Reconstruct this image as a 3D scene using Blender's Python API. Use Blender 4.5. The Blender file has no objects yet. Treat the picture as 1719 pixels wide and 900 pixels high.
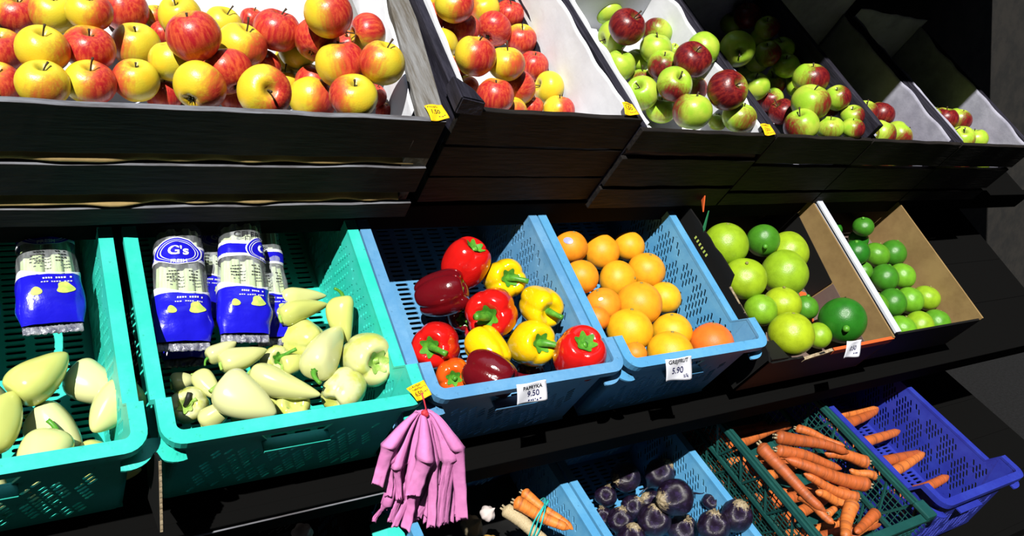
import bpy, bmesh, math, random
from mathutils import Vector, Matrix, noise

# ------------------------------------------------------------------ camera, sky, sun, exposure
S = bpy.context.scene
COL = S.collection
cam_d = bpy.data.cameras.new('camera'); cam = bpy.data.objects.new('camera', cam_d); COL.objects.link(cam)
cam_d.sensor_width = 36.0; cam_d.lens = 1335.0 / 1719.0 * 36.0; cam_d.clip_start = 0.05
cam.matrix_world = Matrix(((0.8413, 0.0592, -0.5373, -0.1733), (-0.5338, 0.2477, -0.8085, -1.1222), (0.0852, 0.967, 0.24, 1.5979), (0, 0, 0, 1)))
S.camera = cam
S.view_settings.view_transform = 'Standard'; S.view_settings.look = 'None'
S.view_settings.gamma = 1.0; S.view_settings.use_curve_mapping = False
S.view_settings.exposure = 0.0
S.cycles.diffuse_bounces = 1
SKY_LOW, SKY_HIGH = 0.004, 0.85
wd = bpy.data.worlds.new('sky'); S.world = wd; wd.use_nodes = True
wt = wd.node_tree; bg = wt.nodes['Background']                      # open sky overhead, dark street front opposite
_tc = wt.nodes.new('ShaderNodeTexCoord'); _sp = wt.nodes.new('ShaderNodeSeparateXYZ'); wt.links.new(_tc.outputs['Generated'], _sp.inputs[0])
_mr = wt.nodes.new('ShaderNodeMapRange'); _mr.interpolation_type = 'SMOOTHSTEP'; wt.links.new(_sp.outputs['Z'], _mr.inputs[0])
_mr.inputs[1].default_value = 0.62; _mr.inputs[2].default_value = 1.0; _mr.inputs[3].default_value = SKY_LOW; _mr.inputs[4].default_value = SKY_HIGH
wt.links.new(_mr.outputs[0], bg.inputs[1]); bg.inputs[0].default_value = (0.62, 0.76, 1.0, 1)
sun_d = bpy.data.lights.new('sun', 'SUN'); sun = bpy.data.objects.new('sun', sun_d); COL.objects.link(sun)
sun_d.energy = 6.6; sun_d.angle = math.radians(0.6); sun_d.color = (1.0, 0.965, 0.9)
SUN_DIR = Vector((0.52, 0.629, -0.777)).normalized()
sun.rotation_euler = SUN_DIR.to_track_quat('-Z', 'Y').to_euler()
sun.location = (-2, -2, 4)

# ------------------------------------------------------------------ frames of the three tiers
class Frame:
    def __init__(s, o, tilt):
        s.t = math.radians(tilt)
        s.m = Matrix.Translation(Vector(o)) @ Matrix.Rotation(s.t, 4, 'X')
    def w(s, p): return s.m @ Vector(p)
    def d(s, v): return s.m.to_3x3() @ Vector(v)
MID = Frame((0, 0, 1.05), 39)
TOP = Frame((0.4896, 0.1156, 1.5022), 39)
BOT = Frame((0.9356, 0.2161, 0.6722), 24)
FR = {'mid': MID, 'top': TOP, 'bot': BOT}

A1 = [
 [-0.1864, 0.253, -0.0831, 0.0328, [-0.171, 0.172, 0.97], [0.664, 0.719, -0.204], 0.3, "yellow apple in the dark gap between the crimson and the red-based apples"],
 [-0.0988, 0.2447, -0.0549, 0.0311, [-0.214, 0.174, 0.961], [0.072, -0.444, 0.893], 0.7, "red apple deep below the highest half red apple"],
 [-0.2556, 0.2211, -0.0958, 0.0318, [-0.138, 0.184, 0.973], [0.183, -0.533, 0.826], 0.6, "shadowed apple deep between the golden and the crimson apples"],
 [-0.3326, 0.265, -0.1311, 0.0298, [-0.099, 0.176, 0.979], [0.24, -0.528, 0.814], 0.5, "shadowed apple between the scabbed red and the orange-red apple"],
 [-0.3044, 0.1775, -0.1339, 0.0272, [-0.11, 0.216, 0.97], [0.216, -0.501, 0.838], 0.6, "shadowed apple behind the front board between bruised and cored apples"],
 [-0.3921, 0.2104, -0.137, 0.0266, [-0.072, 0.198, 0.978], [0.275, -0.504, 0.819], 0.4, "shadowed apple under the round plain yellow apple"],
 [-0.1118, 0.2307, -0.1312, 0.0296, [-0.19, 0.21, 0.959], [0.102, -0.525, 0.845], 0.7, "shadowed apple under the half yellow half deep red apple"],
 [-0.0659, 0.2522, -0.1013, 0.0299, [-0.215, 0.195, 0.957], [0.071, -0.542, 0.838], 0.6, "shadowed apple in the gap left of the red blotched yellow apple"],
 [-0.4035, 0.3883, -0.14, 0.0217, [0.17, 0.295, 0.94], [0.901, -0.354, 0.253], 0.55, "orange-red apple with a short stem at the crate back, beside the plump yellow apple"],
 [-0.3766, 0.3273, -0.0877, 0.0355, [-0.437, 0.038, 0.899], [0.689, -0.535, -0.489], 0.06, "plump yellow apple with thin brown stem at the back of the first crate"],
 [-0.227, 0.409, -0.1382, 0.0232, [0.137, 0.374, 0.917], [-0.421, -0.285, 0.861], 0.75, "small reddish apple tucked behind the big crimson apple, mostly hidden"],
 [-0.3964, 0.3399, -0.1384, 0.0235, [-0.037, 0.346, 0.937], [0.196, -0.215, 0.957], 0.85, "pink-red apple wedged behind the round yellow apple with no blush"],
 [-0.2908, 0.3691, -0.1271, 0.0334, [0.211, 0.135, 0.968], [0.838, -0.546, -0.006], 0.08, "pale yellow apple behind the golden apple with orange underside"],
 [-0.1778, 0.1903, 0.0522, 0.0391, [-0.338, 0.376, 0.863], [0.877, -0.324, 0.355], 0.5, "large apple half yellow half red, highest in the first crate"],
 [-0.1818, 0.2848, -0.1329, 0.0306, [-0.056, -0.322, 0.945], [-0.756, -0.209, -0.621], 0.08, "yellow apple lying deep in the dark gap below the crimson apple"],
 [-0.0823, 0.2229, -0.0003, 0.0335, [-0.986, -0.042, -0.163], [-0.068, 0.355, 0.933], 0.55, "red-topped apple with yellow belly against the white paper near the grey board"],
 [-0.235, 0.2478, -0.0359, 0.0398, [0.125, 0.382, 0.916], [-0.183, -0.567, 0.803], 1.0, "big glossy crimson apple without yellow at the back of the first crate"],
 [-0.3898, 0.1675, -0.0011, 0.0403, [-0.385, 0.426, 0.819], [-0.269, -0.952, 0.143], 0.62, "scabbed red apple with yellow russet cap and long dark stem"],
 [-0.3009, 0.2111, -0.0456, 0.0405, [0.215, 0.285, 0.934], [0.684, -0.638, -0.354], 0.3, "golden yellow apple with orange-red underside right of the scabbed apple"],
 [-0.1769, 0.2095, -0.018, 0.0377, [0.473, 0.838, 0.272], [0.111, -0.06, 0.992], 0.68, "red apple with yellow base showing its blossom end towards the viewer"],
 [-0.4111, 0.1894, -0.072, 0.036, [-0.227, 0.486, 0.844], [-0.854, -0.207, -0.477], 0.02, "round plain yellow apple with no blush beside the red scabbed apple"],
 [-0.1026, 0.1011, 0.0318, 0.0374, [0.121, 0.286, 0.95], [-0.315, 0.246, 0.917], 0.22, "yellow apple with red blotch on top resting against white paper"],
 [-0.3355, 0.1445, -0.0475, 0.039, [-0.324, 0.914, 0.244], [0.002, -0.335, 0.942], 0.8, "orange-red apple in the middle of the first crate above the open cored one"],
 [-0.1537, 0.1384, -0.0087, 0.0421, [-0.254, 0.607, 0.753], [0.841, -0.324, 0.432], 0.48, "large apple with yellow left half and deep red right half"],
 [-0.2096, 0.2224, -0.1322, 0.0307, [0.005, 0.374, 0.927], [0.658, 0.713, -0.243], 0.15, "dull golden apple peeping over the apple with open stem cavity"],
 [-0.1661, 0.195, -0.102, 0.0327, [0.12, 0.429, 0.896], [-0.081, -0.386, 0.919], 0.6, "dusty pink apple half hidden behind the front yellow apples"],
 [-0.0705, 0.1466, -0.0801, 0.0242, [0.297, 0.317, 0.901], [0.471, -0.207, 0.858], 0.95, "dark red apple in shadow behind the stemmed front apple"],
 [-0.4224, 0.1696, -0.1287, 0.0288, [-0.008, 0.498, 0.867], [0.187, -0.376, 0.908], 0.62, "peach-pink apple pressed on the front board beside the bruised yellow apple"],
 [-0.3893, 0.0944, -0.0384, 0.0391, [0.525, 0.844, 0.108], [0.922, -0.387, -0.001], 0.35, "bruised yellow apple with maroon right side at the front board"],
 [-0.0464, 0.1283, -0.1029, 0.0167, [0.055, 0.332, 0.942], [-0.121, -0.207, 0.971], 0.7, "small orange apple low in the front corner under the stemmed apple"],
 [-0.2924, 0.0838, -0.0308, 0.0414, [-0.027, -0.677, 0.736], [0.73, -0.606, 0.317], 0.5, "yellow apple with red-ringed open stem cavity facing the viewer"],
 [-0.1887, 0.1318, -0.0866, 0.0399, [0.305, 0.798, 0.521], [0.861, -0.299, 0.412], 0.36, "yellow apple with red right edge and blossom end low at front"],
 [-0.1529, 0.0616, -0.011, 0.039, [-0.145, 0.065, 0.987], [-0.35, 0.088, 0.933], 0.32, "yellow front apple with rosy crown and tall brown stem"],
 [-0.4573, 0.3734, -0.1226, 0.0377, [-0.043, 0.122, 0.992], [-0.103, -0.434, 0.895], 0.95, "red apple at the back left end of the first crate"],
 [-0.5235, 0.2825, -0.0625, 0.0344, [-0.017, 0.125, 0.992], [0.816, -0.221, 0.535], 0.4, "yellow-orange apple second from the back left end"],
 [-0.5711, 0.3123, -0.0951, 0.0347, [0.008, 0.129, 0.992], [-0.887, -0.145, 0.439], 0.1, "yellow apple at the back between two orange apples, left end"],
 [-0.6196, 0.3417, -0.1274, 0.035, [0.033, 0.134, 0.99], [0.317, -0.421, 0.85], 0.5, "orange apple in the back corner of the first crate, far left"],
 [-0.4518, 0.279, -0.1216, 0.0386, [-0.046, 0.159, 0.986], [-0.889, -0.019, 0.457], 0.25, "golden apple left of the round plain yellow apple"],
 [-0.529, 0.2182, -0.0838, 0.0377, [-0.013, 0.163, 0.987], [0.132, -0.531, 0.837], 0.7, "orange-red apple in the second row at the left end"],
 [-0.594, 0.1953, -0.074, 0.0361, [0.018, 0.167, 0.986], [0.792, -0.548, -0.268], 0.15, "yellow apple in the second row at the left end"],
 [-0.6484, 0.2433, -0.1234, 0.037, [0.046, 0.172, 0.984], [0.367, -0.334, 0.868], 0.5, "half red apple cut by the picture edge, second row"],
 [-0.4685, 0.1601, -0.0928, 0.0342, [-0.041, 0.195, 0.98], [-0.955, 0.021, 0.297], 0.3, "yellow apple at the front board next to the peach-pink apple"],
 [-0.5339, 0.1475, -0.0919, 0.0368, [-0.01, 0.199, 0.98], [0.7, -0.105, 0.706], 0.5, "half red half yellow apple at the front board, left end"],
 [-0.5986, 0.1283, -0.0824, 0.0353, [0.021, 0.202, 0.979], [0.159, -0.965, -0.208], 0.12, "plain yellow front apple at the left end of the first crate"],
 [-0.6557, 0.1678, -0.1246, 0.0358, [0.049, 0.206, 0.977], [0.27, 0.106, 0.957], 0.45, "front row apple cut by the left picture edge"],
]
A2 = [
 [0.4123, 0.6035, -0.1424, 0.0194, [-0.356, 0.156, 0.922], [0.852, -0.352, 0.388], 0.1, "yellow apple barely visible at the top behind the red ones"],
 [0.1921, 0.5364, -0.1335, 0.0274, [-0.296, 0.14, 0.945], [0.894, -0.308, 0.326], 0.05, "yellow-green apple at the back corner by the dark board of the second crate"],
 [0.1928, 0.4233, -0.0569, 0.0414, [-0.318, 0.151, 0.936], [0.694, -0.461, 0.553], 0.45, "yellow apple with orange right cheek at the back of the second crate"],
 [0.3347, 0.5214, -0.1233, 0.0369, [-0.341, 0.164, 0.926], [-0.615, 0.284, 0.736], 0.3, "yellow apple with orange cap between two red ones at the back"],
 [0.4037, 0.5125, -0.1242, 0.0361, [-0.087, 0.283, 0.955], [-0.346, -0.452, 0.822], 0.92, "bright red apple touching the white paper at the back right"],
 [0.1776, 0.4668, -0.127, 0.0335, [-0.44, 0.514, 0.736], [0.508, -0.581, 0.636], 0.4, "orange-yellow apple leaning on the dark board of the second crate"],
 [0.2381, 0.4286, -0.1197, 0.0404, [-0.18, 0.248, 0.952], [-0.558, -0.358, 0.749], 0.9, "deep pink-red apple in the second row of the second crate"],
 [0.3955, 0.4194, -0.1236, 0.0366, [-0.136, 0.183, 0.974], [-0.193, -0.38, 0.904], 0.5, "orange-striped yellow apple against the big white paper"],
 [0.3254, 0.4378, -0.1161, 0.0401, [0.687, 0.673, 0.272], [-0.67, -0.281, 0.687], 0.92, "dark red apple with one small yellow spot facing the viewer"],
 [0.1758, 0.3812, -0.1278, 0.0327, [-0.016, -0.988, -0.155], [-0.881, 0.436, -0.182], 0.05, "plain yellow apple beside the dark board of the second crate"],
 [0.1751, 0.301, -0.1299, 0.0307, [-0.111, 0.37, 0.922], [-0.203, -0.158, 0.966], 0.65, "salmon-pink apple low beside the dark board"],
 [0.3923, 0.3306, -0.126, 0.0344, [-0.076, 0.336, 0.939], [-0.371, -0.476, 0.797], 0.85, "pink-red striped apple on the white paper above the half red one"],
 [0.2435, 0.2347, -0.0516, 0.0385, [-0.095, 0.456, 0.885], [0.106, -0.051, 0.993], 0.2, "tall yellow apple with thin red stripes in the pile middle"],
 [0.1684, 0.2412, -0.0446, 0.0412, [0.011, 0.401, 0.916], [0.63, -0.488, 0.604], 0.52, "largest apple of the second crate, yellow left and streaked red right"],
 [0.1822, 0.2445, -0.1317, 0.0291, [-0.335, 0.571, 0.749], [0.193, -0.186, 0.963], 0.3, "golden apple behind the dark wooden block"],
 [0.2924, 0.2232, -0.1013, 0.036, [0.886, 0.461, 0.057], [-0.69, 0.069, 0.72], 0.72, "orange-red mottled apple above the front board, beside the yellow edge one"],
 [0.4013, 0.2556, -0.1237, 0.0365, [-0.981, 0.185, 0.064], [-0.882, 0.117, -0.457], 0.22, "yellow apple with red left side, outermost on the white paper"],
 [0.202, 0.1668, -0.0828, 0.0378, [-0.123, 0.404, 0.907], [-0.295, -0.274, 0.915], 0.68, "orange-red apple at the front next to the dark block"],
 [0.3345, 0.2022, -0.1359, 0.0262, [-0.138, 0.42, 0.897], [-0.411, -0.195, 0.89], 0.75, "small red apple sunk behind the front board"],
 [0.3952, 0.1848, -0.1259, 0.0344, [-0.093, 0.505, 0.858], [0.654, -0.355, 0.667], 0.48, "half yellow half red apple at the front board end"],
 [0.2583, 0.1692, -0.1232, 0.0353, [-0.068, 0.5, 0.863], [0.115, -0.886, -0.449], 0.18, "yellow-orange apple cut off by the front board"],
]
A3 = [
 [0.7075, 0.6187, -0.1373, 0.0242, [-0.422, 0.199, 0.884], [0.178, -0.561, 0.808], 0.7, "dark green and red apple peeping over the divider at the back"],
 [0.835, 0.3832, -0.0779, 0.0201, [-0.453, 0.281, 0.846], [-0.717, 0.449, -0.533], 0.0, "little green apple hidden behind the dark red one in the third crate"],
 [0.7308, 0.5693, -0.1109, 0.0397, [-0.327, 0.391, 0.86], [-0.629, 0.089, -0.772], 0.12, "green apple at the very back of the third crate"],
 [0.6665, 0.4104, -0.0449, 0.0442, [0.049, -0.089, 0.995], [-0.574, -0.527, 0.627], 0.95, "dark maroon apple at the back of the third crate between green ones"],
 [0.8117, 0.4485, -0.0747, 0.039, [-0.6, -0.726, -0.336], [-0.687, 0.707, 0.167], 0.32, "green apple with dark red rim and hollow base"],
 [0.8123, 0.2906, 0.0062, 0.0395, [-0.936, -0.231, -0.267], [-0.692, 0.463, -0.554], 0.0, "bright green apple against white paper behind the dark red one"],
 [0.703, 0.4686, -0.1183, 0.0417, [-0.938, -0.116, -0.327], [-0.477, 0.624, -0.619], 0.0, "green apple with its stem hollow turned to the divider"],
 [0.7523, 0.3661, -0.0667, 0.0391, [-0.168, 0.343, 0.924], [0.955, -0.125, 0.27], 0.0, "smooth green apple in the middle of the third crate"],
 [0.748, 0.3925, -0.1289, 0.0324, [-0.148, 0.349, 0.925], [0.962, -0.117, 0.248], 0.0, "pale green apple between two larger green apples by the divider"],
 [0.6629, 0.3562, -0.1214, 0.0388, [-0.134, 0.35, 0.927], [0.968, -0.106, 0.229], 0.03, "pale green apple pressed to the white paper by the divider"],
 [0.7471, 0.2457, 0.0027, 0.044, [-0.203, 0.033, 0.979], [-0.811, -0.535, 0.237], 0.93, "dark red apple with tan calyx on top in the third crate"],
 [0.732, 0.296, -0.0615, 0.0381, [-0.308, 0.318, 0.897], [-0.658, -0.744, -0.115], 0.3, "yellow-green apple with orange blush and stem up in the third crate"],
 [0.7236, 0.3204, -0.1307, 0.0302, [-0.153, 0.494, 0.856], [-0.571, -0.449, 0.688], 0.3, "dull yellow apple half buried above the front green one"],
 [0.819, 0.2444, -0.0828, 0.0329, [-0.092, 0.455, 0.886], [0.045, -0.405, 0.913], 0.3, "olive-green apple in the dark gap behind the stemmed green one"],
 [0.8307, 0.1336, -0.0865, 0.0234, [-0.152, 0.543, 0.826], [0.07, -0.724, -0.687], 0.02, "small pale green apple low behind the front green apple"],
 [0.6517, 0.235, -0.1012, 0.0401, [-0.731, 0.011, 0.682], [-0.27, -0.891, -0.364], 0.05, "green apple with stem hollow facing up near the front paper"],
 [0.6938, 0.203, -0.0399, 0.0408, [-0.215, -0.256, 0.942], [-0.276, -0.621, -0.733], 0.25, "lime-green apple with red underside and angled stem"],
 [0.7585, 0.1193, 0.024, 0.0452, [-0.04, -0.396, 0.917], [-0.961, -0.074, 0.268], 0.72, "large dark red apple with green stem hollow by the divider"],
 [0.7144, 0.2061, -0.124, 0.0365, [-0.207, 0.45, 0.869], [0.073, -0.709, -0.701], 0.0, "green apple lying on the front paper fold"],
 [0.6998, 0.1167, -0.0446, 0.0442, [0.002, 0.537, 0.843], [-0.353, 0.762, 0.543], 0.25, "big green apple with a red cap at the front of the third crate"],
 [0.8118, 0.0804, -0.0215, 0.0392, [0.053, 0.338, 0.94], [-0.065, -0.719, -0.692], 0.18, "green apple at the front corner beside the small price tag"],
]
A4 = [
 [1.1699, 0.5189, -0.0285, 0.0375, [-0.515, 0.281, 0.81], [-0.682, -0.465, 0.565], 0.9, "very dark red apple at the shaded back of the fourth crate"],
 [1.1815, 0.5595, -0.0829, 0.035, [-0.503, 0.28, 0.818], [0.668, -0.475, 0.573], 0.2, "blackish green apple at the shaded back by the divider"],
 [1.1596, 0.4306, -0.0001, 0.0331, [-0.517, 0.302, 0.801], [0.136, -0.516, 0.846], 0.35, "shaded olive apple against grey paper at the back"],
 [1.1896, 0.4489, -0.047, 0.0289, [-0.507, 0.308, 0.805], [0.752, 0.548, -0.366], 0.1, "dark apple buried under the shaded olive one"],
 [1.1816, 0.3631, -0.0159, 0.0346, [-0.51, 0.328, 0.795], [0.769, 0.527, -0.362], 0.1, "shaded green apple touching the grey paper"],
 [1.09, 0.3251, -0.01, 0.0335, [-0.5, 0.326, 0.802], [0.002, -0.717, 0.697], 0.3, "shaded apple with yellowish side in the pile middle"],
 [1.1695, 0.3942, -0.0867, 0.0338, [-0.491, 0.327, 0.808], [0.753, 0.533, -0.386], 0.05, "long shaped dark green apple beside the holed one"],
 [0.9268, 0.2954, 0.015, 0.0436, [-0.533, -0.775, 0.34], [0.736, 0.554, -0.388], 0.05, "dark green apple with two dark hollows facing the viewer"],
 [1.1429, 0.2904, -0.0155, 0.0337, [-0.5, 0.345, 0.794], [0.774, 0.511, -0.373], 0.1, "dim green apple above the yellow-red one near the grey paper"],
 [1.1933, 0.3216, -0.0725, 0.03, [-0.491, 0.35, 0.798], [0.771, 0.508, -0.384], 0.1, "dim green apple in the centre of the fourth crate"],
 [1.1823, 0.4106, -0.1375, 0.0242, [-0.764, 0.355, 0.538], [0.747, 0.531, -0.401], 0.0, "small sunlit pale green apple at the divider"],
 [1.1859, 0.2445, -0.0464, 0.0308, [-0.491, 0.37, 0.789], [0.785, 0.487, -0.382], 0.05, "green apple beneath the yellowish one and left of the large dark one"],
 [1.1461, 0.2868, -0.0778, 0.0328, [-0.482, 0.356, 0.801], [0.139, -0.947, 0.29], 0.2, "yellow-green apple right of the sunlit pear-green one"],
 [1.0501, 0.2625, -0.0721, 0.0365, [-0.472, 0.35, 0.809], [0.755, 0.513, -0.408], 0.0, "sunlit yellow-green apple leaning on the divider"],
 [1.1168, 0.1896, 0.0269, 0.0446, [-0.151, 0.469, 0.87], [0.202, -0.809, 0.552], 0.45, "yellowish apple with dark russet right cheek"],
 [1.109, 0.2379, -0.0917, 0.0339, [-0.47, 0.369, 0.802], [-0.88, -0.2, -0.431], 0.5, "green and dark red apple in shadow above the crimson one"],
 [1.1944, 0.1355, -0.0185, 0.0252, [-0.488, 0.401, 0.775], [-0.795, -0.197, 0.574], 0.95, "dark red apple between the large green and front yellow-green ones"],
 [1.168, 0.123, 0.0272, 0.0322, [-0.498, 0.396, 0.771], [0.245, -0.384, 0.89], 0.4, "green apple with red right cheek near the far paper wall"],
 [1.0948, 0.1762, -0.077, 0.0347, [-0.741, 0.538, 0.403], [-0.627, -0.406, 0.665], 0.85, "crimson apple with green stripe behind the front board corner"],
 [1.0731, 0.1168, 0.0097, 0.0466, [-0.21, 0.425, 0.881], [0.353, -0.926, -0.134], 0.2, "large dark green apple with brown underside in the fourth crate"],
 [1.2003, 0.0737, 0.014, 0.0292, [-0.49, 0.417, 0.765], [0.25, -0.464, 0.85], 0.3, "dim green apple with red edge at the far corner"],
 [1.0183, 0.0608, -0.0187, 0.0413, [-0.542, 0.435, 0.719], [-0.962, 0.007, -0.272], 0.28, "green front apple with red patch and stubby stem"],
 [1.1183, 0.0523, -0.0136, 0.0332, [-0.262, 0.509, 0.82], [-0.39, -0.857, -0.337], 0.06, "small round yellow-green apple in the front row"],
 [1.1684, 0.0314, 0.0077, 0.0287, [-0.187, 0.575, 0.796], [0.181, -0.489, 0.854], 0.3, "green apple with red spot in the front corner of the fourth crate"],
]
G = [
 [0.9572, 0.3601, -0.0909, 0.0395, [0.084, 0.569, 0.818], 0.55, "grapefruit with blue and white sticker at the back by the crate edge"],
 [1.1372, 0.3543, -0.0941, 0.0385, [0.061, 0.569, 0.82], 0.3, "back row grapefruit nearest the perforated right wall"],
 [1.0548, 0.3498, -0.1061, 0.0421, [-0.004, 0.637, 0.771], 0.4, "pear-shaped grapefruit in the middle of the back row"],
 [0.9442, 0.273, -0.0898, 0.0398, [0.247, 0.589, 0.77], 0.45, "grapefruit below the stickered one, half behind the crate rim"],
 [1.1443, 0.2746, -0.0894, 0.045, [-0.004, 0.493, 0.87], 0.35, "grapefruit right of the one with a visible navel"],
 [1.0603, 0.2669, -0.1064, 0.0456, [0.466, -0.456, 0.758], 0.3, "yellow-orange grapefruit with navel on its right side"],
 [0.9276, 0.1577, -0.0873, 0.0278, [0.197, 0.673, 0.713], 0.75, "dark orange grapefruit mostly hidden behind the blue rim"],
 [1.1525, 0.1921, -0.0892, 0.04, [0.013, 0.664, 0.748], 0.1, "small lemon-yellow grapefruit by the right crate wall"],
 [0.9758, 0.1985, -0.1026, 0.041, [-0.413, 0.673, 0.614], 0.6, "orange grapefruit with tiny white stem scar"],
 [1.0583, 0.1787, -0.0786, 0.0524, [-0.046, 0.608, 0.793], 0.4, "largest orange grapefruit in the centre of the pile"],
 [1.1074, 0.0931, -0.0774, 0.0451, [-0.157, 0.64, 0.752], 0.15, "yellow grapefruit with stem scar on top behind the front one"],
 [0.9594, 0.0469, -0.063, 0.0257, [0.216, 0.688, 0.693], 0.7, "orange grapefruit low in the front left crate corner"],
 [0.9887, 0.111, -0.0753, 0.0503, [0.048, 0.684, 0.728], 0.12, "big yellow grapefruit just inside the rounded front corner"],
 [1.1719, 0.0346, -0.0464, 0.0488, [0.041, 0.693, 0.72], 0.95, "single red-orange grapefruit in the front corner away from the pile"],
 [1.0463, 0.0312, -0.0542, 0.0497, [0.058, 0.698, 0.714], 0.15, "yellow grapefruit at the front rim above its price tag"],
]
L = [
 [1.393, 0.2995, -0.035, 0.0568, [-0.049, 0.632, 0.773], 0.25, "large round green grapefruit at the back left of the cardboard box"],
 [1.5609, 0.3149, -0.0483, 0.0436, [-0.629, -0.711, 0.314], 0.85, "dark green citrus with dark stem end at the back of the box"],
 [1.6465, 0.278, -0.0628, 0.0559, [0.072, 0.513, 0.856], 0.2, "yellow-green citrus with brown spot below the dark green one"],
 [1.6336, 0.1228, -0.1019, 0.0336, [0.138, 0.652, 0.746], 0.8, "dark green citrus in shadow behind the yellowish one"],
 [1.3918, 0.1945, -0.0394, 0.0539, [-0.363, 0.332, 0.871], 0.2, "yellow-green citrus with dimple beside the torn box edge"],
 [1.565, 0.205, -0.0519, 0.06, [0.028, 0.592, 0.806], 0.28, "big green citrus in the centre of the box pile"],
 [1.3975, 0.1067, -0.0526, 0.0398, [0.133, 0.545, 0.828], 0.4, "green citrus behind the torn cardboard side flap"],
 [1.4793, 0.1134, -0.0483, 0.0468, [-0.01, 0.672, 0.74], 0.1, "most yellow citrus in the middle of the box"],
 [1.5871, 0.0272, -0.0831, 0.0323, [0.099, 0.73, 0.676], 0.3, "small green citrus right of the big yellow front one"],
 [1.3933, 0.0103, -0.0108, 0.0525, [0.015, 0.689, 0.725], 0.08, "big yellow-green citrus at the front of the cardboard box"],
 [1.6655, 0.0445, -0.0501, 0.0593, [-0.692, -0.622, 0.368], 1.0, "dark green citrus with stem stub alone at the box front right"],
]
P = [
 [0.6463, 0.1847, -0.1368, 0.0224, [-0.321, -0.143, 0.936], "red", "small piece of red pepper showing behind the yellow pointed one"],
 [0.6481, 0.3192, -0.0689, 0.0516, [0.218, 0.226, 0.949], "red", "round bright red pepper highest in the pile, stem upward"],
 [0.5749, 0.2567, -0.0843, 0.051, [0.757, -0.186, 0.626], "maroon", "dark maroon pepper with no stem showing, lying on the perforated floor"],
 [0.7308, 0.276, -0.0812, 0.0475, [-0.225, -0.47, 0.854], "yellow", "yellow pepper with curled dark stem near the back"],
 [0.6402, 0.2398, -0.144, 0.038, [-0.386, -0.752, 0.535], "maroon", "dark red pepper squeezed behind the big bright red one"],
 [0.7665, 0.1823, -0.0496, 0.0462, [-0.111, -0.784, 0.611], "yellow", "yellow pepper with long green stem pointing to the crate wall"],
 [0.6558, 0.1854, -0.0633, 0.0557, [-0.682, -0.481, 0.551], "red", "big bright red pepper with thick green stem in the pile centre"],
 [0.5317, 0.1485, -0.1039, 0.0491, [-0.71, -0.352, 0.61], "red", "red pepper with leaf-like green stem at the left crate rim"],
 [0.6115, 0.1009, -0.0598, 0.0453, [-0.196, 0.948, -0.249], "yellow", "yellow pepper with pointed tip and no stem above the maroon one"],
 [0.7408, 0.0716, -0.1478, 0.0325, [0.073, 0.813, 0.578], "maroon", "dark red pepper flat under the front rim, in shadow"],
 [0.7207, 0.106, -0.0688, 0.0497, [-0.093, -0.474, 0.875], "yellow", "yellow pepper with hooked green stem in front of the other yellow ones"],
 [0.5717, 0.0325, -0.0241, 0.0463, [-0.501, 0.75, -0.431], "maroon", "maroon pepper lying on its side at the front rim"],
 [0.5337, 0.0699, -0.0854, 0.0362, [-0.476, -0.52, 0.709], "orange", "orange-red streaked pepper with short stem in the front corner"],
 [0.7611, 0.0306, 0.0061, 0.0535, [-0.222, 0.038, 0.974], "red", "red pepper with open green calyx alone near the right wall"],
]
B = [
 [0.2309, 0.0173, -0.096, 0.0391, [-0.985, -0.109, 0.137], "beetroot with pale scarred crown at the back of the crate"],
 [0.3509, 0.0072, -0.1061, 0.0387, [0.494, 0.108, 0.863], "oblong beetroot with tan root tip at the back by the wall"],
 [0.1683, -0.0011, -0.1311, 0.0293, [0.19, 0.472, 0.861], "small shiny beetroot beside the blue rim"],
 [0.2215, -0.0529, -0.1295, 0.0308, [0.375, -0.021, 0.927], "dull beetroot in the middle left of the pile"],
 [0.286, -0.0573, -0.129, 0.0313, [-0.684, 0.572, 0.453], "beetroot with thin root running to its neighbour"],
 [0.1278, -0.0524, -0.1356, 0.0256, [-0.211, 0.619, 0.757], "beetroot with tan crown half hidden by the blue rim"],
 [0.137, -0.0926, -0.0995, 0.0324, [0.124, 0.392, 0.912], "dark beetroot low beside the blue rim"],
 [0.2272, -0.133, 0.0137, 0.0434, [-0.997, 0.073, -0.021], "largest beetroot with long tap root, right of the middle"],
 [0.3889, -0.1389, -0.0514, 0.0245, [0.145, 0.298, 0.943], "small beetroot under the perforated crate wall"],
 [0.1953, -0.1366, -0.0596, 0.0409, [-0.053, 0.225, 0.973], "big dark beetroot above the front ones"],
 [0.3733, -0.2195, 0.0021, 0.0381, [0.044, 0.202, 0.978], "round beetroot with bright highlight against the right wall"],
 [0.2931, -0.1637, -0.0969, 0.0391, [-0.083, 0.058, 0.995], "beetroot with blotchy pale crown at the front"],
 [0.3018, -0.2196, -0.0138, 0.039, [-0.052, 0.406, 0.912], "dark dull beetroot at the front by the right wall"],
 [0.1235, -0.153, -0.0858, 0.0344, [0.133, 0.404, 0.905], "beetroot at the bottom picture edge below the dull ones"],
]
L2 = [
 [1.9748, 0.374, -0.0971, 0.0238, [-0.791, -0.163, 0.589], 1.0, "small dark green avocado with stem hole beyond the box wall"],
 [2.0233, 0.3382, -0.041, 0.0307, [-0.405, 0.511, 0.758], 0.9, "dark green avocado at the back beyond the white board"],
 [2.0468, 0.3262, -0.0914, 0.0294, [-0.393, 0.52, 0.758], 1.0, "dark avocado under the topmost one beyond the white board"],
 [1.9283, 0.2558, -0.0537, 0.0366, [-0.382, 0.529, 0.758], 1.0, "dark mottled avocado nearest to the white board"],
 [1.9574, 0.2134, -0.0905, 0.0299, [-0.368, 0.545, 0.754], 0.8, "green avocado half hidden behind the white board, lowest"],
]
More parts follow.
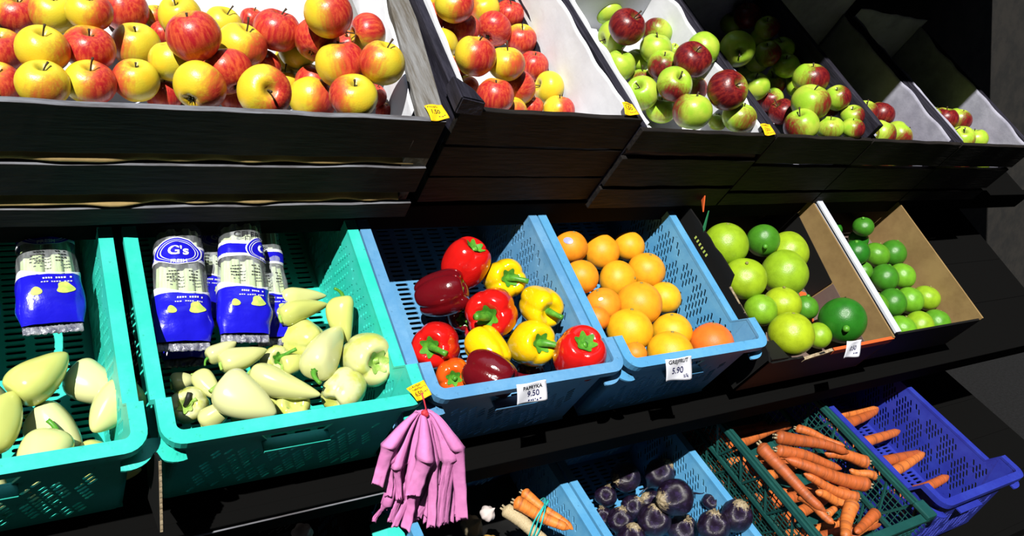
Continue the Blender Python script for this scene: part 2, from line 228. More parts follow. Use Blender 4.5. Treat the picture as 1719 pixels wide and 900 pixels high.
PB = [
 [0.3575, 0.1069, -0.044, 0.0495, [0.065, -0.618, 0.783], "large pale bell pepper with open green calyx by the teal wall"],
 [0.2676, 0.1867, -0.0931, 0.0471, [-0.391, 0.695, -0.603], "large pale yellow pepper with dimpled side below the celery packs"],
 [0.2975, 0.0513, -0.0412, 0.0373, [0.748, 0.656, -0.098], "broad pale pepper behind the front rim, below the big bell one"],
 [0.2112, 0.146, -0.0806, 0.0277, [-0.001, -0.37, 0.929], "pale pepper with long dark green stem lying across it"],
 [0.2135, 0.0447, -0.0696, 0.0325, [-0.122, -0.087, 0.989], "pale pepper at the front rim with star-shaped calyx scar facing the viewer"],
 [0.0609, 0.0827, -0.075, 0.0301, [-0.417, -0.408, 0.812], "whitish pepper in the rounded corner with green calyx and blackened stem"],
]
PL = [
 [[0.2371, 0.2582, -0.06], [0.3261, 0.2645, -0.07], 0.0185, 0.75, -0.0022, 0, "slim pale pepper at the back, pointing at the perforated wall"],
 [[0.2234, 0.2145, -0.05], [0.3202, 0.238, -0.06], 0.0213, 0.8, -0.0043, 0, "pale pepper lying parallel in front of the slim back one"],
 [[0.0413, 0.1367, -0.1], [0.0793, 0.1397, -0.1], 0.0175, 1.1, 0.0, 0, "greenish pale pepper in the shadowed corner by the left rim"],
 [[0.079, 0.137, -0.07], [0.101, 0.0807, -0.06], 0.0172, 1.0, 0.0, 0, "yellow-green pepper under the big smooth pointed one"],
 [[0.3434, 0.2389, -0.03], [0.3438, 0.1637, -0.07], 0.0249, 1.1, 0.0087, 1, "pear-shaped pale pepper standing up, stem with dark tip"],
 [[0.093, 0.1478, -0.05], [0.1399, 0.1662, -0.04], 0.0156, 0.9, 0.0, 1, "small pale pepper with green stem just under the celery wrapper"],
 [[0.1069, 0.1297, -0.04], [0.1845, 0.1463, -0.04], 0.0205, 0.9, 0.0029, 0, "pale cream pepper lying below the second celery pack"],
 [[0.2093, 0.1233, -0.06], [0.2565, 0.1272, -0.06], 0.0183, 1.0, 0.0, 0, "pale pepper showing between the long-stemmed one and its neighbour"],
 [[0.2422, 0.0741, -0.01], [0.3264, 0.1773, -0.05], 0.0317, 0.95, -0.0031, 1, "tapering pale pepper with fresh green stem facing the viewer, centre of the crate"],
 [[0.1522, 0.1119, -0.04], [0.2454, 0.0412, -0.02], 0.0243, 0.85, 0.0058, 0, "long pale pepper with sharp tip pointing right"],
 [[0.1515, 0.1034, -0.08], [0.185, 0.0402, -0.06], 0.0235, 1.0, 0.0, 0, "pale pepper half hidden under the big smooth pointed one"],
 [[0.1562, 0.0303, -0.06], [0.1659, 0.0404, -0.05], 0.0124, 1.2, 0.0, 0, "small end of a pale pepper peeping above the front rim"],
 [[0.0652, 0.0355, -0.05], [0.1067, 0.0452, -0.02], 0.0183, 1.1, 0.0, 0, "pale pepper with brown spot lying at the front rim"],
 [[0.1272, 0.024, -0.05], [0.1198, 0.0388, -0.02], 0.0158, 1.3, 0.0, 0, "stubby pale pepper upright at the front rim"],
 [[0.0918, 0.0763, 0.0], [0.157, 0.0081, 0.01], 0.0355, 0.95, 0.0055, 0, "biggest smooth yellow-white pepper pointing down to the rim"],
]
CL = [
 [[0.6764, -0.0781, 0.09], [0.7726, -0.1752, 0.1], 0.0121, -0.0032, "slender carrot topmost at the back of the crate"],
 [[0.6388, -0.1631, 0.07], [0.5635, -0.1127, 0.08], 0.0094, 0.0, "thin carrot end hidden between the two long upper ones"],
 [[0.6953, -0.3105, 0.04], [0.5959, -0.2501, 0.06], 0.0153, 0.0031, "dusty carrot low in the crate beside the crossing ones"],
 [[0.5603, -0.0992, 0.11], [0.7551, -0.2005, 0.11], 0.0181, -0.0079, "thick carrot lying across the top of the pile"],
 [[0.8187, -0.232, 0.09], [0.7016, -0.1706, 0.09], 0.0176, 0.0048, "carrot with thick end against the far wall"],
 [[0.5241, -0.1352, 0.11], [0.6958, -0.2322, 0.1], 0.0161, -0.0061, "long carrot just below the thick topmost one"],
 [[0.8114, -0.271, 0.08], [0.7401, -0.2328, 0.08], 0.0119, 0.0, "carrot tip crossing towards the far wall in the middle"],
 [[0.5093, -0.1483, 0.09], [0.5258, -0.2268, 0.08], 0.0105, 0.0045, "thin orange carrot leaning on the green crate rim"],
 [[0.7114, -0.3036, 0.06], [0.5816, -0.2049, 0.08], 0.0153, -0.0061, "muddy carrot in the middle with darker skin"],
 [[0.7491, -0.2927, 0.09], [0.5423, -0.1608, 0.1], 0.0192, -0.0092, "long carrot running to the far wall across the middle"],
 [[0.5536, -0.3203, 0.08], [0.5927, -0.3148, 0.08], 0.0103, 0.0, "short blunt carrot end between two crossing carrots"],
 [[0.4776, -0.1131, 0.12], [0.5277, -0.3247, 0.1], 0.0177, 0.0118, "longest bent carrot along the green crate rim"],
 [[0.5047, -0.257, 0.09], [0.5312, -0.3532, 0.09], 0.0138, -0.0029, "carrot at the rim below the longest bent one"],
 [[0.6993, -0.3605, 0.08], [0.5808, -0.3876, 0.08], 0.0147, 0.0, "carrot slanting at the picture corner below the muddy ones"],
 [[0.6383, -0.322, 0.09], [0.5315, -0.3939, 0.08], 0.0181, 0.0029, "stout upright carrot at the lower front of the pile"],
 [[0.6048, -0.4216, 0.06], [0.5958, -0.3493, 0.06], 0.0131, 0.0, "carrot deepest at the front, under the stout one"],
]
TG = [
 ["y", "top", [[-0.0361, 0.0329, 0.004], [0.0012, 0.04, 0.004], [0.002, 0.0033, 0.004], [-0.0349, -0.0031, 0.004]], "small yellow price tag on the grey board of the first apple crate"],
 ["y", "top", [[0.4054, 0.0516, 0.026], [0.433, 0.0503, 0.026], [0.4292, 0.0158, 0.026], [0.3938, 0.017, 0.026]], "small yellow price tag on the dark divider of the white-papered crates"],
 ["y", "top", [[0.8239, 0.0338, 0.004], [0.8641, 0.0379, 0.004], [0.8518, 0.0006, 0.004], [0.8158, -0.0009, 0.004]], "orange-yellow tag beside the front green apple in the corner"],
 ["y", "mid", [[0.361, -0.0095, 0.055], [0.3971, 0.0027, 0.055], [0.3996, -0.0279, 0.055], [0.3718, -0.0342, 0.055]], "yellow price tag reading 6.50 on the teal crate corner"],
 ["w", "mid", [[0.559, -0.0361, 0.0603], [0.6232, -0.0364, 0.0599], [0.6276, -0.0605, 0.0302], [0.5643, -0.0611, 0.0294]], "white paper tag reading PAPRYKA 9.50 on the blue crate rim"],
 ["w", "mid", [[0.9074, -0.0354, 0.0611], [0.9808, -0.0366, 0.0597], [0.9873, -0.0687, 0.0201], [0.9175, -0.0655, 0.0239]], "white paper tag reading GREJFRUT 5.90 on the blue crate rim"],
 ["w", "mid", [[1.4769, -0.0593, 0.0507], [1.5381, -0.0618, 0.0476], [1.5349, -0.0882, 0.0151], [1.4762, -0.0863, 0.0174]], "small white tag reading 0.50 on the cardboard box edge"],
]
CE = [
 [[0.0769, 0.1954, -0.135], [0.0837, 0.3032, -0.135], 0.0367, "blue wrapped celery pack lying in shadow underneath the front pack"],
 [[0.1179, 0.2376, -0.08], [0.1371, 0.3569, -0.07], 0.0307, "celery pack squeezed between the two front packs"],
 [[0.2199, 0.1858, -0.08], [0.23, 0.3293, -0.06], 0.0355, "narrow celery pack nearest the pale peppers"],
 [[0.0631, 0.1779, -0.05], [0.0789, 0.3436, -0.03], 0.0462, "celery pack with full round emblem facing the viewer"],
 [[0.1591, 0.1755, -0.04], [0.1804, 0.3427, -0.02], 0.0438, "tallest celery pack with tipped blue base and crinkled seal"],
]
BAGO = [0.3543, -0.115, 1.0805]
BAGS = [
 [[0.2946, -0.127, 1.0426], [0.2779, -0.131, 0.9764], 0.0196],
 [[0.3073, -0.1174, 1.0109], [0.301, -0.1214, 0.9468], 0.0127],
 [[0.3018, -0.097, 0.9251], [0.2885, -0.101, 0.8963], 0.0056],
 [[0.3165, -0.1222, 1.0013], [0.3172, -0.1262, 0.9393], 0.0109],
 [[0.335, -0.1078, 0.9697], [0.312, -0.1118, 0.8942], 0.0093],
 [[0.3434, -0.1102, 0.9484], [0.3175, -0.1142, 0.8858], 0.0094],
 [[0.3496, -0.115, 0.9442], [0.3351, -0.119, 0.8796], 0.0178],
 [[0.3524, -0.1342, 1.0117], [0.3341, -0.1382, 0.9489], 0.0247],
 [[0.3823, -0.103, 0.9515], [0.3633, -0.107, 0.8867], 0.0115],
 [[0.3808, -0.121, 0.9954], [0.3776, -0.125, 0.8739], 0.0159],
 [[0.3921, -0.1174, 0.9954], [0.3904, -0.1214, 0.8706], 0.0085],
 [[0.3966, -0.121, 0.9962], [0.397, -0.125, 0.8731], 0.0085],
 [[0.4049, -0.1162, 0.9901], [0.4085, -0.1202, 0.8695], 0.0086],
 [[0.4148, -0.1294, 1.0203], [0.4294, -0.1334, 0.8781], 0.0226],
 [[0.3191, -0.1006, 1.0053], [0.304, -0.1046, 0.9152], 0.0111],
 [[0.3327, -0.1006, 0.9975], [0.3241, -0.1046, 0.8997], 0.0112],
 [[0.3408, -0.1006, 0.9978], [0.3327, -0.1046, 0.8932], 0.0112],
 [[0.3609, -0.1006, 0.9916], [0.3597, -0.1046, 0.8777], 0.0132],
 [[0.3754, -0.1006, 0.9938], [0.3741, -0.1046, 0.8869], 0.0133],
 [[0.3872, -0.1006, 0.9914], [0.3804, -0.1046, 0.8723], 0.0114],
 [[0.419, -0.1006, 0.9849], [0.4263, -0.1046, 0.8603], 0.0116],
 [[0.4252, -0.1006, 0.9911], [0.4337, -0.1046, 0.8673], 0.0136],
]
BU = [
 [[-0.2407, -0.0652, 0.05], [-0.1528, -0.193, 0.03], 0.0165],
 [[-0.2301, -0.0738, 0.08], [-0.137, -0.1659, 0.07], 0.0151],
 [[-0.1786, -0.0385, 0.05], [-0.1128, -0.1583, 0.05], 0.013],
]
MISC = {"garlic1": [-0.6556, 0.0008, 0.03], "garlic2": [-0.2407, -0.0579, 0.03], "onion": [-0.2894, -0.1014, 0.02], "root": [-0.2546, -0.0662, 0.0], "tealcorner": [-0.4827, 0.0098, 0.0], "ytag": [0.0078, -0.033, -0.2]}


# ------------------------------------------------------------------ helpers
rnd = random.Random(4)
def tag(o, label=None, cat=None, group=None, kind=None):
    if label: o['label'] = label
    if cat: o['category'] = cat
    if group: o['group'] = group
    if kind: o['kind'] = kind
    return o
def empty(name, m, parent=None):
    o = bpy.data.objects.new(name, None); COL.objects.link(o); o.empty_display_size = 0.02
    if parent: o.parent = parent
    o.matrix_world = m if not parent else m
    return o
def smooth_mesh(me, on=True):
    for p in me.polygons: p.use_smooth = on
def obj(name, me, mat=None, parent=None, m=None):
    o = bpy.data.objects.new(name, me); COL.objects.link(o)
    if mat is not None and len(me.materials) == 0: me.materials.append(mat)
    if parent: o.parent = parent
    if m is not None: o.matrix_local = m
    return o
def bm2me(bm, name, smooth=False):
    bmesh.ops.recalc_face_normals(bm, faces=bm.faces)
    me = bpy.data.meshes.new(name); bm.to_mesh(me); bm.free()
    if smooth: smooth_mesh(me)
    return me
def box(bm, x0, x1, y0, y1, z0, z1, bev=0.0):
    vs = [bm.verts.new((x, y, z)) for x in (x0, x1) for y in (y0, y1) for z in (z0, z1)]
    fs = [(0, 1, 3, 2), (4, 6, 7, 5), (0, 4, 5, 1), (2, 3, 7, 6), (0, 2, 6, 4), (1, 5, 7, 3)]
    faces = [bm.faces.new([vs[i] for i in f]) for f in fs]
    if bev > 0:
        es = list({e for f in faces for e in f.edges})
        bmesh.ops.bevel(bm, geom=es, offset=bev, segments=2, affect='EDGES', profile=0.5)
def bar(bm, a, b, w, h, up=(0, 0, 1)):
    a = Vector(a); b = Vector(b); d = (b - a).normalized(); s = d.cross(Vector(up))
    if s.length < 1e-4: s = d.cross(Vector((1, 0, 0)))
    s.normalize(); u = s.cross(d).normalized()
    vs = [bm.verts.new(p + s * i * w / 2 + u * j * h / 2) for p in (a, b) for i, j in ((-1, -1), (1, -1), (1, 1), (-1, 1))]
    for f in ((3, 2, 1, 0), (4, 5, 6, 7), (0, 1, 5, 4), (1, 2, 6, 5), (2, 3, 7, 6), (3, 0, 4, 7)):
        bm.faces.new([vs[i] for i in f])
def tube(bm, pts, rad, seg=10, cap=True):
    pts = [Vector(p) for p in pts]; rings = []
    n = len(pts); ref = None
    for i, p in enumerate(pts):
        d = (pts[min(i + 1, n - 1)] - pts[max(i - 1, 0)]).normalized()
        if ref is None:
            ref = d.cross(Vector((0, 0, 1)))
            if ref.length < 1e-3: ref = d.cross(Vector((1, 0, 0)))
            ref.normalize()
        ref = (ref - d * ref.dot(d)).normalized(); u = d.cross(ref)
        r = rad[i] if isinstance(rad, (list, tuple)) else rad
        rings.append([bm.verts.new(p + (ref * math.cos(2 * math.pi * k / seg) + u * math.sin(2 * math.pi * k / seg)) * r) for k in range(seg)])
    for i in range(n - 1):
        for k in range(seg):
            bm.faces.new((rings[i][k], rings[i][(k + 1) % seg], rings[i + 1][(k + 1) % seg], rings[i + 1][k]))
    if cap:
        bm.faces.new(rings[0][::-1]); bm.faces.new(rings[-1])
def sweep_rect(bm, path, lat, w0, w1, h0, h1):
    """rectangle profile along a path: lateral vectors lat[i] (from w0 to w1), height along local z (h0..h1)"""
    rings = []
    for p, l in zip(path, lat):
        p = Vector(p); l = Vector(l)
        rings.append([bm.verts.new(p + l * a + Vector((0, 0, b))) for a, b in ((w0, h0), (w1, h0), (w1, h1), (w0, h1))])
    for i in range(len(rings) - 1):
        for k in range(4):
            bm.faces.new((rings[i][k], rings[i][(k + 1) % 4], rings[i + 1][(k + 1) % 4], rings[i + 1][k]))
    bm.faces.new(rings[0][::-1]); bm.faces.new(rings[-1])
def grid(bm, f, nu, nv, wrap_u=False):
    vs = [[bm.verts.new(f(i / (nu if wrap_u else nu - 1), j / (nv - 1))) for i in range(nu)] for j in range(nv)]
    for j in range(nv - 1):
        for i in range(nu if wrap_u else nu - 1):
            bm.faces.new((vs[j][i], vs[j][(i + 1) % nu], vs[j + 1][(i + 1) % nu], vs[j + 1][i]))
    return vs
def curve_panel(outline, holes, thick):
    """flat sheet with real holes: 2D filled curve in the XY plane, thickness along Z"""
    cu = bpy.data.curves.new('panel', 'CURVE'); cu.dimensions = '2D'; cu.fill_mode = 'BOTH'; cu.extrude = thick / 2
    for pts in [outline] + holes:
        sp = cu.splines.new('POLY'); sp.points.add(len(pts) - 1)
        for q, p in zip(sp.points, pts): q.co = (p[0], p[1], 0, 1)
        sp.use_cyclic_u = True
    o = bpy.data.objects.new('panel', cu); COL.objects.link(o)
    dg = bpy.context.evaluated_depsgraph_get(); dg.update()
    me = bpy.data.meshes.new_from_object(o.evaluated_get(dg))
    bpy.data.objects.remove(o); bpy.data.curves.remove(cu)
    me.materials.clear()
    return me
def text_mesh(s, size, bold=0.0):
    cu = bpy.data.curves.new('writing', 'FONT'); cu.body = s; cu.size = size; cu.align_x = 'CENTER'; cu.align_y = 'CENTER'; cu.offset = bold
    cu.resolution_u = 3
    o = bpy.data.objects.new('writing', cu); COL.objects.link(o)
    dg = bpy.context.evaluated_depsgraph_get(); dg.update()
    me = bpy.data.meshes.new_from_object(o.evaluated_get(dg))
    bpy.data.objects.remove(o); bpy.data.curves.remove(cu)
    me.materials.clear()
    return me
def map_mesh(me, f):
    for v in me.vertices: v.co = f(v.co)
    me.update(); return me
def slot(cx, cy, dx, dy, ln, w):
    """rounded slot polygon along (dx,dy)"""
    l = math.hypot(dx, dy); dx /= l; dy /= l; nx, ny = -dy, dx; h = ln / 2 - w / 2; r = w / 2; out = []
    for s in (1, -1):
        for a in (-90, -30, 30, 90):
            t = math.radians(a); ex = h * s + s * r * math.cos(t); ey = s * r * math.sin(t)
            out.append((cx + dx * ex + nx * ey, cy + dy * ex + ny * ey))
    return out
def rot_axes(z, x, pos, scale):
    z = Vector(z).normalized(); x = Vector(x); x = x - z * x.dot(z)
    if x.length < 1e-3: x = Vector((1, 0, 0)) - z * z.x
    if x.length < 1e-3: x = Vector((0, 1, 0)) - z * z.y
    x.normalize(); y = z.cross(x)
    m = Matrix((x, y, z)).transposed().to_4x4()
    return Matrix.Translation(pos) @ m @ Matrix.Diagonal((scale, scale, scale, 1))

# ------------------------------------------------------------------ materials
def newmat(name):
    m = bpy.data.materials.new(name); m.use_nodes = True
    nt = m.node_tree; b = nt.nodes['Principled BSDF']
    return m, nt, b
def N(nt, t, **kw):
    n = nt.nodes.new(t)
    for k, v in kw.items(): setattr(n, k, v)
    return n
def math_node(nt, op, a, b=None, clamp=False):
    n = N(nt, 'ShaderNodeMath', operation=op, use_clamp=clamp)
    for i, v in enumerate((a, b)):
        if v is None: continue
        if hasattr(v, 'is_linked'): nt.links.new(v, n.inputs[i])
        else: n.inputs[i].default_value = v
    return n.outputs[0]
def mixc(nt, fac, a, b):
    n = N(nt, 'ShaderNodeMix', data_type='RGBA')
    for i, v in ((0, fac), (6, a), (7, b)):
        if hasattr(v, 'is_linked'): nt.links.new(v, n.inputs[i])
        else: n.inputs[i].default_value = v if i == 0 else (*v, 1)
    return n.outputs[2]
def noise_n(nt, vec, scale, detail=4, rough=0.55):
    n = N(nt, 'ShaderNodeTexNoise'); n.inputs['Scale'].default_value = scale; n.inputs['Detail'].default_value = detail; n.inputs['Roughness'].default_value = rough
    if vec is not None: nt.links.new(vec, n.inputs['Vector'])
    return n.outputs['Fac']
def ramp(nt, fac, lo, hi):
    n = N(nt, 'ShaderNodeMapRange', interpolation_type='SMOOTHSTEP')
    nt.links.new(fac, n.inputs[0]); n.inputs[1].default_value = lo; n.inputs[2].default_value = hi
    return n.outputs[0]
def coord(nt, kind='Object', scale=None):
    t = N(nt, 'ShaderNodeTexCoord').outputs[kind]
    if scale:
        mp = N(nt, 'ShaderNodeMapping'); mp.inputs['Scale'].default_value = scale; nt.links.new(t, mp.inputs[0]); return mp.outputs[0]
    return t
def bump(nt, b, h, strength, dist):
    n = N(nt, 'ShaderNodeBump'); n.inputs['Strength'].default_value = strength; n.inputs['Distance'].default_value = dist
    nt.links.new(h, n.inputs['Height']); nt.links.new(n.outputs[0], b.inputs['Normal'])
def simple(name, c, rough=0.5, spec=0.5, c2=None, nscale=20, bmp=0.0, bscale=60, bdist=0.002, stretch=None, metallic=0.0, coat=0.0):
    m, nt, b = newmat(name)
    b.inputs['Roughness'].default_value = rough; b.inputs['Specular IOR Level'].default_value = spec; b.inputs['Metallic'].default_value = metallic
    b.inputs['Coat Weight'].default_value = coat; b.inputs['Coat Roughness'].default_value = 0.08
    v = coord(nt, 'Object', stretch)
    if c2:
        f = ramp(nt, noise_n(nt, v, nscale, 6, 0.65), 0.35, 0.68)
        nt.links.new(mixc(nt, f, c, c2), b.inputs['Base Color'])
    else: b.inputs['Base Color'].default_value = (*c, 1)
    if bmp: bump(nt, b, noise_n(nt, v, bscale, 5), bmp, bdist)
    return m

def apple_mat(name, base, base2, red, red2):
    """obj.color: r = share of red blush (local +X side), g = brightness/ripeness mix, b = seed"""
    m, nt, b = newmat(name)
    oi = N(nt, 'ShaderNodeObjectInfo'); sc = N(nt, 'ShaderNodeSeparateColor'); nt.links.new(oi.outputs['Color'], sc.inputs[0])
    tc = coord(nt, 'Object'); sep = N(nt, 'ShaderNodeSeparateXYZ'); nt.links.new(tc, sep.inputs[0])
    off = N(nt, 'ShaderNodeVectorMath', operation='ADD'); cmb = N(nt, 'ShaderNodeCombineXYZ')
    for i in range(3): nt.links.new(math_node(nt, 'MULTIPLY', sc.outputs[2], 37.0 + 11 * i), cmb.inputs[i])
    nt.links.new(tc, off.inputs[0]); nt.links.new(cmb.outputs[0], off.inputs[1])
    mp = N(nt, 'ShaderNodeMapping'); mp.inputs['Scale'].default_value = (4.5, 4.5, 0.7); nt.links.new(off.outputs[0], mp.inputs[0])
    streak = noise_n(nt, mp.outputs[0], 1.6, 4, 0.6); cloud = noise_n(nt, off.outputs[0], 1.3, 3, 0.5)
    v = math_node(nt, 'ADD', sep.outputs[0], math_node(nt, 'MULTIPLY', math_node(nt, 'SUBTRACT', streak, 0.5), 0.95))
    v = math_node(nt, 'ADD', v, math_node(nt, 'MULTIPLY', math_node(nt, 'SUBTRACT', cloud, 0.5), 0.6))
    thr = math_node(nt, 'SUBTRACT', 1.02, math_node(nt, 'MULTIPLY', sc.outputs[0], 2.15))
    f = ramp(nt, math_node(nt, 'SUBTRACT', v, thr), -0.36, 0.46)
    bc = mixc(nt, ramp(nt, cloud, 0.35, 0.65), base, base2)
    rc = mixc(nt, ramp(nt, streak, 0.35, 0.7), red, red2)
    c = mixc(nt, f, bc, rc)
    # russet in the stem cavity, fine lenticels
    rad = N(nt, 'ShaderNodeVectorMath', operation='LENGTH'); cx = N(nt, 'ShaderNodeCombineXYZ'); nt.links.new(sep.outputs[0], cx.inputs[0]); nt.links.new(sep.outputs[1], cx.inputs[1]); nt.links.new(cx.outputs[0], rad.inputs[0])
    cav = math_node(nt, 'MULTIPLY', math_node(nt, 'LESS_THAN', 0.0, sep.outputs[2]), ramp(nt, rad.outputs['Value'], 0.34, 0.05))
    c = mixc(nt, math_node(nt, 'MULTIPLY', cav, 0.75), c, (0.12, 0.13, 0.02))
    vo = N(nt, 'ShaderNodeTexVoronoi'); vo.inputs['Scale'].default_value = 9; nt.links.new(off.outputs[0], vo.inputs[0])
    c = mixc(nt, math_node(nt, 'MULTIPLY', ramp(nt, vo.outputs['Distance'], 0.10, 0.04), 0.35), c, (0.6, 0.5, 0.25))
    nt.links.new(c, b.inputs['Base Color'])
    b.inputs['Roughness'].default_value = 0.33; b.inputs['Specular IOR Level'].default_value = 0.45
    bump(nt, b, noise_n(nt, off.outputs[0], 14, 3), 0.06, 0.05)
    return m
M_APPLE = apple_mat('apple_yellow_red', (0.82, 0.56, 0.028), (0.70, 0.57, 0.035), (0.44, 0.014, 0.022), (0.66, 0.10, 0.035))
M_GREEN = apple_mat('apple_green_red', (0.30, 0.53, 0.03), (0.46, 0.58, 0.06), (0.10, 0.004, 0.010), (0.24, 0.020, 0.015))
M_STEM = simple('dry_stem', (0.05, 0.03, 0.015), 0.8)
M_CALYX = simple('dry_calyx', (0.03, 0.035, 0.015), 0.9)
def tinted(name, rough, spec, bscale, bstr, bdist, coat=0.0, mott=0.25, c_dark=0.6):
    """base colour from obj.color, with mottling"""
    m, nt, b = newmat(name)
    oi = N(nt, 'ShaderNodeObjectInfo'); v = coord(nt, 'Object')
    dk = N(nt, 'ShaderNodeVectorMath', operation='SCALE'); nt.links.new(oi.outputs['Color'], dk.inputs[0]); dk.inputs[3].default_value = c_dark
    f = ramp(nt, noise_n(nt, v, 2.2, 5, 0.6), 0.35, 0.75)
    nt.links.new(mixc(nt, math_node(nt, 'MULTIPLY', f, mott * 2), oi.outputs['Color'], dk.outputs[0]), b.inputs['Base Color'])
    b.inputs['Roughness'].default_value = rough; b.inputs['Specular IOR Level'].default_value = spec
    b.inputs['Coat Weight'].default_value = coat; b.inputs['Coat Roughness'].default_value = 0.06
    if bstr: bump(nt, b, noise_n(nt, v, bscale, 3), bstr, bdist)
    return m
M_CITRUS = tinted('citrus_peel', 0.44, 0.40, 30, 0.10, 0.05)
M_LIME = tinted('green_citrus_peel', 0.33, 0.5, 28, 0.12, 0.05, mott=0.3)
M_PEPPER = tinted('pepper_skin', 0.16, 0.6, 3, 0.05, 0.05, coat=0.35, mott=0.1)
def pale_mat():
    m, nt, b = newmat('pale_pepper_skin'); v = coord(nt, 'Object')
    oi = N(nt, 'ShaderNodeObjectInfo'); g = coord(nt, 'Generated'); sp = N(nt, 'ShaderNodeSeparateXYZ'); nt.links.new(g, sp.inputs[0])
    f = ramp(nt, noise_n(nt, v, 1.4, 3), 0.4, 0.66)
    nt.links.new(mixc(nt, f, oi.outputs['Color'], (0.52, 0.56, 0.10)), b.inputs['Base Color'])
    b.inputs['Roughness'].default_value = 0.22; b.inputs['Coat Weight'].default_value = 0.2; b.inputs['Coat Roughness'].default_value = 0.1
    b.inputs['Subsurface Weight'].default_value = 0.0
    return m
M_PALE = pale_mat()
M_PSTEM = simple('green_stem', (0.05, 0.22, 0.02), 0.4, 0.4, (0.12, 0.38, 0.03), 3)
M_PSTEM_PALE = simple('pale_green_stem', (0.22, 0.42, 0.05), 0.45, 0.4, (0.42, 0.55, 0.15), 4)
M_DARKSTEM = simple('blackened_stem', (0.012, 0.012, 0.008), 0.6)
def beet_mat():
    m, nt, b = newmat('beetroot_skin'); v = coord(nt, 'Object'); sp = N(nt, 'ShaderNodeSeparateXYZ'); nt.links.new(v, sp.inputs[0])
    f = ramp(nt, noise_n(nt, v, 2.2, 7, 0.7), 0.45, 0.7)
    c = mixc(nt, f, (0.008, 0.003, 0.012), (0.030, 0.018, 0.062))
    h = math_node(nt, 'ADD', sp.outputs[2], math_node(nt, 'MULTIPLY', noise_n(nt, v, 5, 6, 0.7), 0.7))
    c = mixc(nt, ramp(nt, h, 1.22, 1.36), c, (0.34, 0.27, 0.16))
    nt.links.new(c, b.inputs['Base Color']); b.inputs['Roughness'].default_value = 0.27; b.inputs['Specular IOR Level'].default_value = 0.7
    bump(nt, b, noise_n(nt, v, 9, 6, 0.7), 0.35, 0.06); return m
M_BEET = beet_mat()
def carrot_mat():
    m, nt, b = newmat('carrot_skin'); v = coord(nt, 'Object', (2.0, 55, 55)); w = coord(nt, 'Object', (110, 14, 14))
    oi = N(nt, 'ShaderNodeObjectInfo')
    f = ramp(nt, noise_n(nt, w, 1.0, 4, 0.6), 0.42, 0.72)
    c = mixc(nt, math_node(nt, 'MULTIPLY', f, 0.75), oi.outputs['Color'], (0.20, 0.055, 0.018))
    c = mixc(nt, ramp(nt, noise_n(nt, coord(nt, 'Object'), 60, 6, 0.7), 0.60, 0.75), c, (0.07, 0.035, 0.02))
    nt.links.new(c, b.inputs['Base Color']); b.inputs['Roughness'].default_value = 0.55
    bump(nt, b, noise_n(nt, w, 1.5, 4), 0.5, 0.003); return m
M_CARROT = carrot_mat()
M_PARSNIP = simple('parsnip_skin', (0.62, 0.52, 0.33), 0.6, 0.3, (0.35, 0.26, 0.13), 40, 0.4, 80, 0.002, (40, 12, 12))
def plastic(name, c, c2):
    m, nt, b = newmat(name); v = coord(nt, 'Object')
    f = ramp(nt, noise_n(nt, v, 9, 8, 0.72), 0.40, 0.75)
    c_ = mixc(nt, f, c, c2)
    s = ramp(nt, noise_n(nt, v, 75, 4, 0.7), 0.60, 0.72)
    c_ = mixc(nt, math_node(nt, 'MULTIPLY', s, 0.5), c_, tuple(x * 0.35 for x in c))
    nt.links.new(c_, b.inputs['Base Color']); b.inputs['Roughness'].default_value = 0.42; b.inputs['Specular IOR Level'].default_value = 0.35
    bump(nt, b, noise_n(nt, v, 120, 4), 0.08, 0.001); return m
M_TEAL = plastic('teal_plastic', (0.025, 0.57, 0.44), (0.06, 0.62, 0.54))
M_BLUE = plastic('blue_plastic', (0.09, 0.27, 0.50), (0.16, 0.36, 0.58))
M_BLUE2 = plastic('bright_blue_plastic', (0.08, 0.30, 0.56), (0.13, 0.38, 0.62))
M_DGREEN = plastic('dark_green_plastic', (0.008, 0.06, 0.055), (0.012, 0.085, 0.075))
M_WOOD_D = simple('dark_stained_wood', (0.006, 0.005, 0.005), 0.75, 0.25, (0.018, 0.014, 0.012), 9, 0.5, 14, 0.004, (1.2, 9, 9))
M_WOOD_B = simple('blackened_wood', (0.008, 0.007, 0.014), 0.7, 0.3, (0.03, 0.028, 0.045), 8, 0.6, 12, 0.004, (8, 1.2, 8))
M_WOOD_G = simple('grey_weathered_wood', (0.22, 0.22, 0.22), 0.85, 0.2, (0.10, 0.085, 0.065), 5, 0.6, 14, 0.003, (14, 1.6, 14))
M_WOOD_LIT = simple('grey_sunlit_board_edge', (0.20, 0.21, 0.24), 0.85, 0.2, (0.07, 0.065, 0.07), 5, 0.6, 14, 0.003, (1.6, 14, 14))  # grey wood with sunlight put into the colour, for upward edges
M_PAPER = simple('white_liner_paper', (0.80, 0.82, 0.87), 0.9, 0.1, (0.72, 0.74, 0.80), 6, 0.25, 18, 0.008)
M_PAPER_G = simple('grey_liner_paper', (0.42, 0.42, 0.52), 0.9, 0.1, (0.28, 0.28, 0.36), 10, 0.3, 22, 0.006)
M_KRAFT = simple('brown_kraft_paper', (0.42, 0.30, 0.12), 0.85, 0.2, (0.28, 0.20, 0.09), 7, 0.3, 20, 0.006)
M_CARD = simple('brown_cardboard', (0.30, 0.20, 0.085), 0.9, 0.1, (0.22, 0.14, 0.06), 8, 0.25, 40, 0.002, (6, 1, 1))
M_CARD_G = simple('grey_brown_cardboard', (0.17, 0.12, 0.10), 0.9, 0.1, (0.13, 0.09, 0.08), 8, 0.25, 40, 0.002)
M_CARD_E = simple('raw_cardboard_edge', (0.40, 0.33, 0.22), 0.95, 0.05, (0.18, 0.13, 0.08), 90)
M_BLACKP = simple('black_printed_cardboard', (0.008, 0.008, 0.008), 0.6, 0.2)
